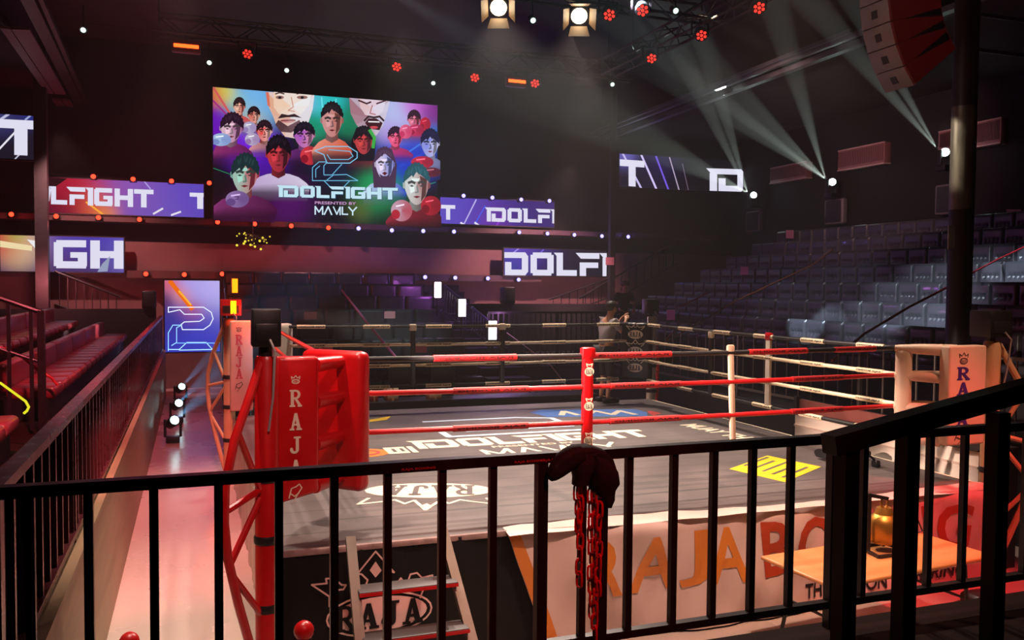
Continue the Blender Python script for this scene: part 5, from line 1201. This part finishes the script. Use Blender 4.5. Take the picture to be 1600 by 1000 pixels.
beam((700, 310), (1420, 38), 7.95, .18, .12, LTB, 'galvanised ceiling beam above the tall seats'); beam((700, 300), (1420, 22), 8.0, .10, .1, LTB, 'slimmer galvanised ceiling beam beside the other'); beam((880, 225), (1330, 48), 8.05, .06, .08, LTB, 'thin conduit along the ceiling edge')
beam((1406, 44), (1600, -30), 7.6, .16, .1, LTB, 'galvanised ceiling rail passing behind the hanging loudspeakers')
beam((1512, 76), (1640, 92), 7.3, .05, .06, LTB, 'thin cross rail beyond the steel column'); beam((1512, 20), (1640, 38), 7.4, .05, .06, LTB, 'upper thin cross rail beyond the steel column')
# black cabinets standing against the gallery wall
for px, py, w, h, lab in ((233, 468, 22, 28, 'black loudspeaker standing on the low wall beside the upright screen'), (785, 460, 18, 24, 'black loudspeaker standing on the low wall right of stair lights'.replace('right of', 'past the'))):
    p, q = at(px-w/2, py+h/2, 'y', 14.2), at(px+w/2, py-h/2, 'y', 14.2); t = thing('stage_speaker', lab, 'speaker', (p.x, 14.2, p.z), 'black loudspeakers on the low walls'); yo = 0 if px < 400 else -.55
    ab = MB().rbox((p.x, 14.1+yo, 2.3 if px < 400 else 2.45), (q.x, 14.5+yo, q.z), .05, 3).build('cabinet', BLACKP, t); MB().rbox((p.x+.04, 14.085+yo, p.z+.04), (q.x-.04, 14.11+yo, q.z-.05), .02).build('grille', CABB, ab)
# cluster of glowing gold balls, added for yellow sparkles below the gallery
ch = thing('gold_sparkle_cluster', 'hanging cluster of small golden sparkles below the big screen', 'decoration', at(395, 378, 'y', 14.9))
c0 = at(395, 378, 'y', 14.9); rnd = random.Random(3)
k = MB(); g_ = MB()
for i in range(26):
    q = c0+Vector((rnd.uniform(-.45, .45), rnd.uniform(-.2, .2), rnd.uniform(-.22, .24))); k.ball(q, rnd.choice((.016, .022, .035)), 8); g_.tube([c0+Vector((0, 0, .2)), q], .006, 5)
k.build('glow_point', glow('gold_sparkle', (225, 205, 60), 1.3, False), ch); g_.tube([c0, c0+Vector((0, 0, .7))], .012, 6).build('stem', GREY, ch)
# ringside clutter on the far side
for i, x in enumerate((-2.1, -1.3, -.5, .3)):
    lab = f'black folding chair behind the far ropes, {nth(i)} from the red corner'
    if i == 0:
        t = thing('folding_chair', lab, 'chair', (x, 5.4, 0), 'folding chairs behind the ring')
        MB().rbox((x-.22, 5.2, .8), (x+.22, 5.62, .84), .02).build('seat', BLACKV, t); MB().rbox((x-.22, 5.6, 1.1), (x+.22, 5.64, 1.5), .02).build('backrest', BLACKV, t)
        for sx in (-1, 1):
            for yy2 in (5.22, 5.62): MB().tube([(x+sx*.22, yy2, 0), (x+sx*.22, yy2, .82 if yy2 < 5.5 else 1.45)], .014, 6).build('leg', STEEL, t)
        fc = t
    else: dup(fc, (x, 5.4, 0), 0, lab)
for px, py, w, h, c, lab in ((614, 604, 20, 22, (214, 190, 160), 'pale cardboard box behind the far ropes by black spacer'), (681, 628, 22, 14, (206, 176, 140), 'low tan cardboard box at the far ring edge'), (585, 588, 14, 16, (170, 60, 50), 'small red seat cushion behind the far ropes')):
    p = at(px, py+h/2, 'y', 4.6); p.z = .98; s_ = w*13.5/1356; hh = h*13.5/1356
    t = thing('carton', lab, 'box', (p.x, 4.6, p.z), 'things left behind the far ropes'); MB().rbox((p.x-s_/2, 4.6, p.z), (p.x+s_/2, 4.9, p.z+hh), .01).build('body', mat('carton_%d' % c[0]+'_board', c, .7, noise=.1), t)
    MB().box((p.x-s_*.08, 4.595, p.z+.0), (p.x+s_*.08, 4.905, p.z+hh+.003)).build('tape', mat('tape_strip', (190, 160, 120), .4), t)
tag(MB().rbox((-3.2, 4.5, 0), (3.0, 5.1, .98), .02).build('rear_bench_table', BLACKP), 'long black covered table behind the far ropes', 'table')
# ------------------------------------------------------------------ people
def skin_mesh(name, chains, m, parent, sub=2):
    """chains: lists of (point, radius); chains that start at an existing point share it"""
    V, E, Rr = [], [], []
    def idx(p, r):
        for i, q in enumerate(V):
            if (q-p).length < 1e-4: return i
        V.append(p); Rr.append(r); return len(V)-1
    off = worldloc(parent)
    for ch in chains:
        prev = None
        for p, r in ch:
            i = idx(Vector(p)-off, r)
            if prev is not None and prev != i: E.append((prev, i))
            prev = i
    me = bpy.data.meshes.new(name); me.from_pydata([tuple(v) for v in V], E, []); me.materials.append(m)
    o = bpy.data.objects.new(name, me); COL.objects.link(o); o.parent = parent
    o.modifiers.new('skin', 'SKIN').use_smooth_shade = True
    for i, sv in enumerate(me.skin_vertices[0].data):
        sv.radius = (Rr[i], Rr[i]); sv.use_root = (i == 0)
    s = o.modifiers.new('smooth', 'SUBSURF'); s.levels = s.render_levels = sub
    return o
def person(o, ang, label, sh_m, pants_m, hair_m, skin_m, elbows, hands, lean=.0, s=1., cap=None, long_pants=False):
    o = Vector(o); t = thing('person', label, 'person', o); ca, sa = math.cos(ang), math.sin(ang)
    def W(f, l, z): return o+Vector((ca*f-sa*l, sa*f+ca*l, z))*s
    L = lambda z: lean*max(0, z-.9)
    pel, sp, chs, nk, nk2, hd, tp = [W(L(z)+f, 0, z) for f, z in ((0, .94), (.0, 1.12), (.02, 1.32), (.03, 1.45), (.045, 1.52), (.06, 1.60), (.05, 1.68))]
    C = [[(pel, .125), (sp, .115), (chs, .125), (nk, .062), (nk2, .056), (hd, .088), (tp, .078)], [(hd, .088), (hd+W(.095, 0, 0)-o+Vector((0, 0, -.005)), .018)]]
    sleeves = []; legs = []
    for q, e, h in ((1, elbows[0], hands[0]), (-1, elbows[1], hands[1])):
        shd = W(L(1.38)+.02, q*.185, 1.385); el = W(*e); hn = W(*h); dr = (hn-el).normalized(); wr = hn-dr*.07
        C.append([(chs, .125), (shd, .058), (el, .042), (wr, .028), (hn, .036)])
        sleeves.append([(chs, .14), (shd, .078), (shd.lerp(el, .7), .068)])
        side = dr.cross(Vector((0, 0, 1))).normalized(); up = side.cross(dr)
        for i, (a, ln) in enumerate(((-.03, .075), (-.01, .09), (.01, .085), (.028, .07))):
            b0 = hn+dr*.03+side*a; C.append([(hn, .036), (b0, .0105), (b0+dr*ln*.55-up*.012, .0095), (b0+dr*ln*.8-up*.04, .0085)])
        C.append([(hn, .036), (hn-side*.035*q+dr*.0, .012), (hn-side*.055*q+dr*.035-up*.01, .0095)])
        hip = W(0, q*.09, .88); kn = W(.03, q*.10, .48); an = W(-.02, q*.105, .09); toe = W(.14, q*.12, .035)
        C.append([(pel, .125), (hip, .088), (kn, .056), (an, .038), (toe, .03)])
        legs.append([(pel, .135), (hip, .10), (kn, .075 if not long_pants else .066)]+([(W(-.02, q*.105, .14), .055)] if long_pants else [(kn.lerp(an, .1), .074)]))
        MB().rbox(tuple(W(.045, q*.11, .045)-Vector((.15, .055, .045))), tuple(W(.045, q*.11, .045)+Vector((.15, .055, .04))), .035, 3).build('shoe', BLACKP, t, 1.2)
    skin_mesh('body', C, skin_m, t)
    skin_mesh('shirt', [[(W(L(.95), 0, .93), .148), (sp, .138), (chs, .142), (nk-Vector((0, 0, .03)), .07)]]+sleeves, sh_m, t)
    skin_mesh('trousers' if long_pants else 'shorts', legs, pants_m, t)
    hr = MB().ball(hd+(tp-hd)*.55+W(-.018, 0, 0)-o, .102, 16, (1, .92, .95))
    hr.v = [v if v.z > hd.z-.005 or (v-hd).dot(W(1, 0, 0)-o) < -.02 else v+(hd-v)*.35 for v in hr.v]
    hr.build('hair', hair_m, t, 1.2)
    for q in (1, -1):
        MB().ball(hd+W(.078, q*.032, .012)-o, .011, 8).build('eye', BLACKP, t); MB().ball(hd+W(0, q*.088, 0)-o, .024, 8, (1, .5, 1.4)).build('ear', skin_m, t)
    MB().ball(hd+W(.082, 0, -.045)-o, .02, 8, (.5, 1.3, .4)).build('mouth', mat('lip_skin', (150, 80, 74), .5), t)
    if cap:
        MB().lathe([(.108, -.01), (.108, .03), (.09, .08), (.05, .105)], 18, hd+Vector((0, 0, .03))).rbox(tuple(hd+W(.1, 0, .035)-o-Vector((.05, .08, .006))), tuple(hd+W(.1, 0, .035)-o+Vector((.07, .08, .006))), .005).build('cap', cap, t)
    return t
SK = mat('warm_skin', (206, 150, 116), .5); GT = mat('grey_tshirt', (150, 140, 142), .8, noise=.08, bump=.15, bscale=14)
person((2.52, 3.27, 1.0), .12, 'person in grey t-shirt leaning on the black crested corner cushion', GT, mat('charcoal_shorts', (46, 42, 44), .7), mat('dark_hair', (42, 30, 26), .6), SK,
       ((.26, .21, 1.20), (.22, -.20, 1.18)), ((.42, .10, 1.46), (.40, -.02, 1.44)), .08)
q = at(975, 438, 'y', 9.6); zf = q.z-1.75
struct('floor_rear_riser', MB().box((q.x-1.0, 9.0, 0), (q.x+1.2, 10.4, zf)), DECK)
person((q.x, 9.6, zf), -PI/2-.2, 'person in dark clothes and cap standing behind the rear railing', mat('dark_top', (34, 28, 32), .8), mat('dark_trousers', (28, 26, 30), .8), mat('dark_hair', (42, 30, 26), .6), SK,
       ((.05, .27, 1.12), (.05, -.27, 1.12)), ((.2, .2, .98), (.2, -.2, .98)), .03, 1., mat('brown_cap', (96, 66, 60), .7), True)

# ------------------------------------------------------------------ lights
def spot(p, aim, watts, rgb, deg, blend=.4, r=.08):
    l = bpy.data.lights.new('stage_or_fill_beam', 'SPOT'); l.energy = watts; l.color = lin(rgb); l.spot_size = math.radians(deg); l.spot_blend = blend; l.shadow_soft_size = r
    o = bpy.data.objects.new('stage_or_fill_beam', l); COL.objects.link(o); o.location = p
    o.rotation_euler = (Vector(aim)-Vector(p)).to_track_quat('-Z', 'Y').to_euler(); return o
def glow_point(p, watts, rgb, r=.05):
    l = bpy.data.lights.new('stage_bulb', 'POINT'); l.energy = watts; l.color = lin(rgb); l.shadow_soft_size = r
    o = bpy.data.objects.new('stage_bulb', l); COL.objects.link(o); o.location = p; return o
W1 = (255, 232, 214)
for p in WARMPOS: spot(p+Vector((-.1, -.25, -.2)), (p.x*.3-.4, -1.5, 1), 1150, W1, 75, .6, .12)
spot((-2.5, -1.2, 7.3), (-1.2, -2.4, 1), 1200, W1, 70, .7, .15)
spot((2.6, -1.5, 7.3), (1.4, -1.8, 1), 950, (255, 226, 206), 70, .7, .15)
spot((-1.0, 3.6, 7.2), (-.5, 3.0, 1), 1200, W1, 70, .7, .15)
spot((2.6, 4.6, 7.2), (2.6, 2.6, 1.6), 1500, W1, 55, .7, .15)
# wash from the front truss over the near banner
spot((-.4, -6.4, 7.6), (-.3, -3.5, .4), 2300, (255, 206, 184), 44, .6, .15)
spot((3.6, -6.8, 6.9), (2.8, -3.7, .1), 2400, (255, 66, 72), 27, .8, .15)
spot((2.6, -6.4, 7.0), (1.4, -4.5, .7), 500, (255, 150, 70), 22, .7, .1)
spot((3.6, -7.6, 7.0), (3.35, -3.4, 2.1), 700, (255, 206, 170), 16, .7, .1)
spot((-3.4, -8.8, 7.2), (-3.3, -3.5, 1.6), 1100, (255, 190, 180), 22, .7, .1)
spot((-2.0, -9.8, 6.4), (-2.4, -6.1, 1.7), 800, (255, 90, 80), 24, .8, .15)  # added red spot behind the camera, no fixture; brightens chains and railing
spot((-3.4, -3.4, 2.78), (3.65, -1.9, 1.2), 3000, (255, 222, 206), 24, .7, .05)  # added spot at the corner light box, brightening the white counter panel
# aisle
spot((-4.15, -3.5, 7.4), (-4.2, -2.2, 0), 1600, (255, 226, 206), 50, .7, .12)
spot((-4.2, 2.5, 7.4), (-4.25, 2.5, 0), 1100, (255, 196, 190), 46, .8, .12)
# red wash over the benches
spot((-4.2, 3.0, 7.6), (-6.2, 4.0, 1.8), 700, (255, 110, 120), 62, .7, .15)
spot((-4.4, 9.0, 7.4), (-6.0, 9.0, 1.8), 500, (255, 80, 90), 60, .7, .15)
spot((-4.4, -5.4, 7.2), (-4.9, -.5, 2.1), 3400, (255, 110, 124), 40, .7, .15)
spot((-7.0, 1.0, 2.6), (-7.3, 3.5, 7.7), 260, (255, 210, 210), 60, .8, .1)  # added uplight without a fixture, brightening the pale ceiling panels
# cool beams on the tufted seats
spot((1.5, 1.2, 7.4), (8.6, 2.6, 2.5), 11000, (214, 232, 255), 9, .35, .06)
spot((1.5, 1.2, 7.4), (8.9, 3.6, 2.7), 14000, (214, 232, 255), 9, .35, .06)
spot((1.5, 1.2, 7.4), (9.7, 3.4, 3.1), 14000, (214, 232, 255), 8, .35, .06)
spot((1.5, 1.2, 7.4), (8.2, 4.9, 2.3), 11000, (214, 232, 255), 8, .35, .06)
spot((1.5, 1.2, 7.4), (10.6, 2.2, 3.5), 9000, (214, 232, 255), 8, .35, .06)
spot((-1.5, 2.1, 7.1), (9.2, 3.4, 2.8), 7000, (220, 232, 250), 18, .8, .06)
spot((2.5, 4.5, 7.4), (9.4, 6.6, 2.8), 900, (235, 232, 245), 26, .8, .06)
spot((3.2, 2.0, 7.4), (6.55, -.27, 4.9), 2600, (255, 240, 214), 12, .4, .06)
spot((-.5, 2, 7.4), (.2, 9.2, 2.3), 1500, (205, 240, 240), 18, .9, .06)
spot((5.0, 5.0, 7.3), (13.6, 8.6, 6.0), 1300, (255, 190, 190), 50, .9, .1)  # added reddish spot, no fixture; makes the wall units visible
spot((0, -1.0, 6.8), (4.2, -1.2, 6.2), 110, (255, 224, 214), 24, .8, .1); spot((3.6, -7.5, 6.6), (4.5, -1.3, 6.2), 260, (255, 10, 20), 18, .8, .1)  # added warm and red spots without fixtures, lighting the hanging speaker boxes
# gallery lamps
for p, k in DS: glow_point(p+Vector((0, -.14, .0)), 5 if k == 'r' else 4, (255, 20, 12) if k == 'r' else (120, 110, 255), .04)
glow_point((2.5, 9.9, 3.0), 26, (190, 90, 255), .1); glow_point((2.6, 8.0, 2.3), 14, (235, 160, 255), .1); glow_point((1.6, 11.2, 3.0), 24, (225, 120, 255), .1)
glow_point((-3.5, 9.9, 3.1), 50, (255, 70, 30), .1); glow_point((-3.2, 3.1, 2.62), 20, (255, 70, 20), .05)
spot((-7.5, 13.0, 3.0), (-7.3, 16, 2.85), 110, (255, 130, 140), 110, .8); spot((6.4, 12.2, 3.0), (6.2, 16, 2.85), 170, (255, 176, 186), 110, .8)  # added spots under the gallery, no fixtures; they brighten its wall
spot((-7, 12.5, 6.5), (-6.5, 16, 2.2), 1000, (255, 176, 176), 80, .8); spot((6, 12.5, 6.5), (6, 16, 2.3), 1800, (255, 180, 190), 80, .8)  # added spots without fixtures, pink fill on the gallery wall
spot((-1, 12.5, 7), (-1, 16, 3.4), 420, (255, 150, 160), 90, .8)  # added fill spot for the middle of the gallery wall, no fixture
for a_, c_ in (((500, 386), (392, 440)), ((470, 392), (372, 430)), ((540, 392), (440, 446)), ((430, 384), (350, 420))): spot(at(*a_, 'y', 13.9), at(*c_, 'y', 13.0), 1800, (255, 190, 196), 7, .5, .02)
# moving head beams in the haze
for p, aims in zip(HP, (((1010, 222, 4.0), (1118, 196, 9.0), (1152, 246, 11.0)), ((1130, 165, 5.0), (1198, 185, 8.5), (1250, 145, 8.5), (1205, 215, 9.5)), ((1385, 140, 9.0), (1440, 190, 11.5)))):
    for (px, py, X) in aims: spot(p+Vector((-.25, 0, .06)), at(px, py, 'x', X), 60000, (226, 244, 232), 3.2, .25, .02)
for p, (px, py) in zip(FP, ((350, 590), (352, 560), (362, 520))): spot(p, at(px, py, 'y', p.y-2.6), 14000, (110, 190, 255), 9, .4, .03)

w = bpy.data.worlds.new('world'); scene.world = w; w.use_nodes = True; w.node_tree.nodes['Background'].inputs[0].default_value = (.9, .85, 1, 1); w.node_tree.nodes['Background'].inputs[1].default_value = .01
# thin stage haze filling the hall
wn = w.node_tree; vs_ = wn.nodes.new('ShaderNodeVolumeScatter'); vs_.inputs['Density'].default_value = .0023; vs_.inputs['Anisotropy'].default_value = .35; wn.links.new(vs_.outputs[0], wn.nodes['World Output'].inputs['Volume'])
vsn = scene.view_settings; vsn.view_transform = 'Standard'; vsn.look = 'None'; vsn.exposure = 0; vsn.gamma = 1; vsn.use_curve_mapping = False
cy = scene.cycles; cy.use_denoising = True; cy.adaptive_threshold = .02; cy.max_bounces = 5; cy.diffuse_bounces = 2; cy.glossy_bounces = 3; cy.transmission_bounces = 2; cy.volume_bounces = 0; cy.sample_clamp_indirect = 4; cy.use_light_tree = True; cy.caustics_reflective = False; cy.caustics_refractive = False
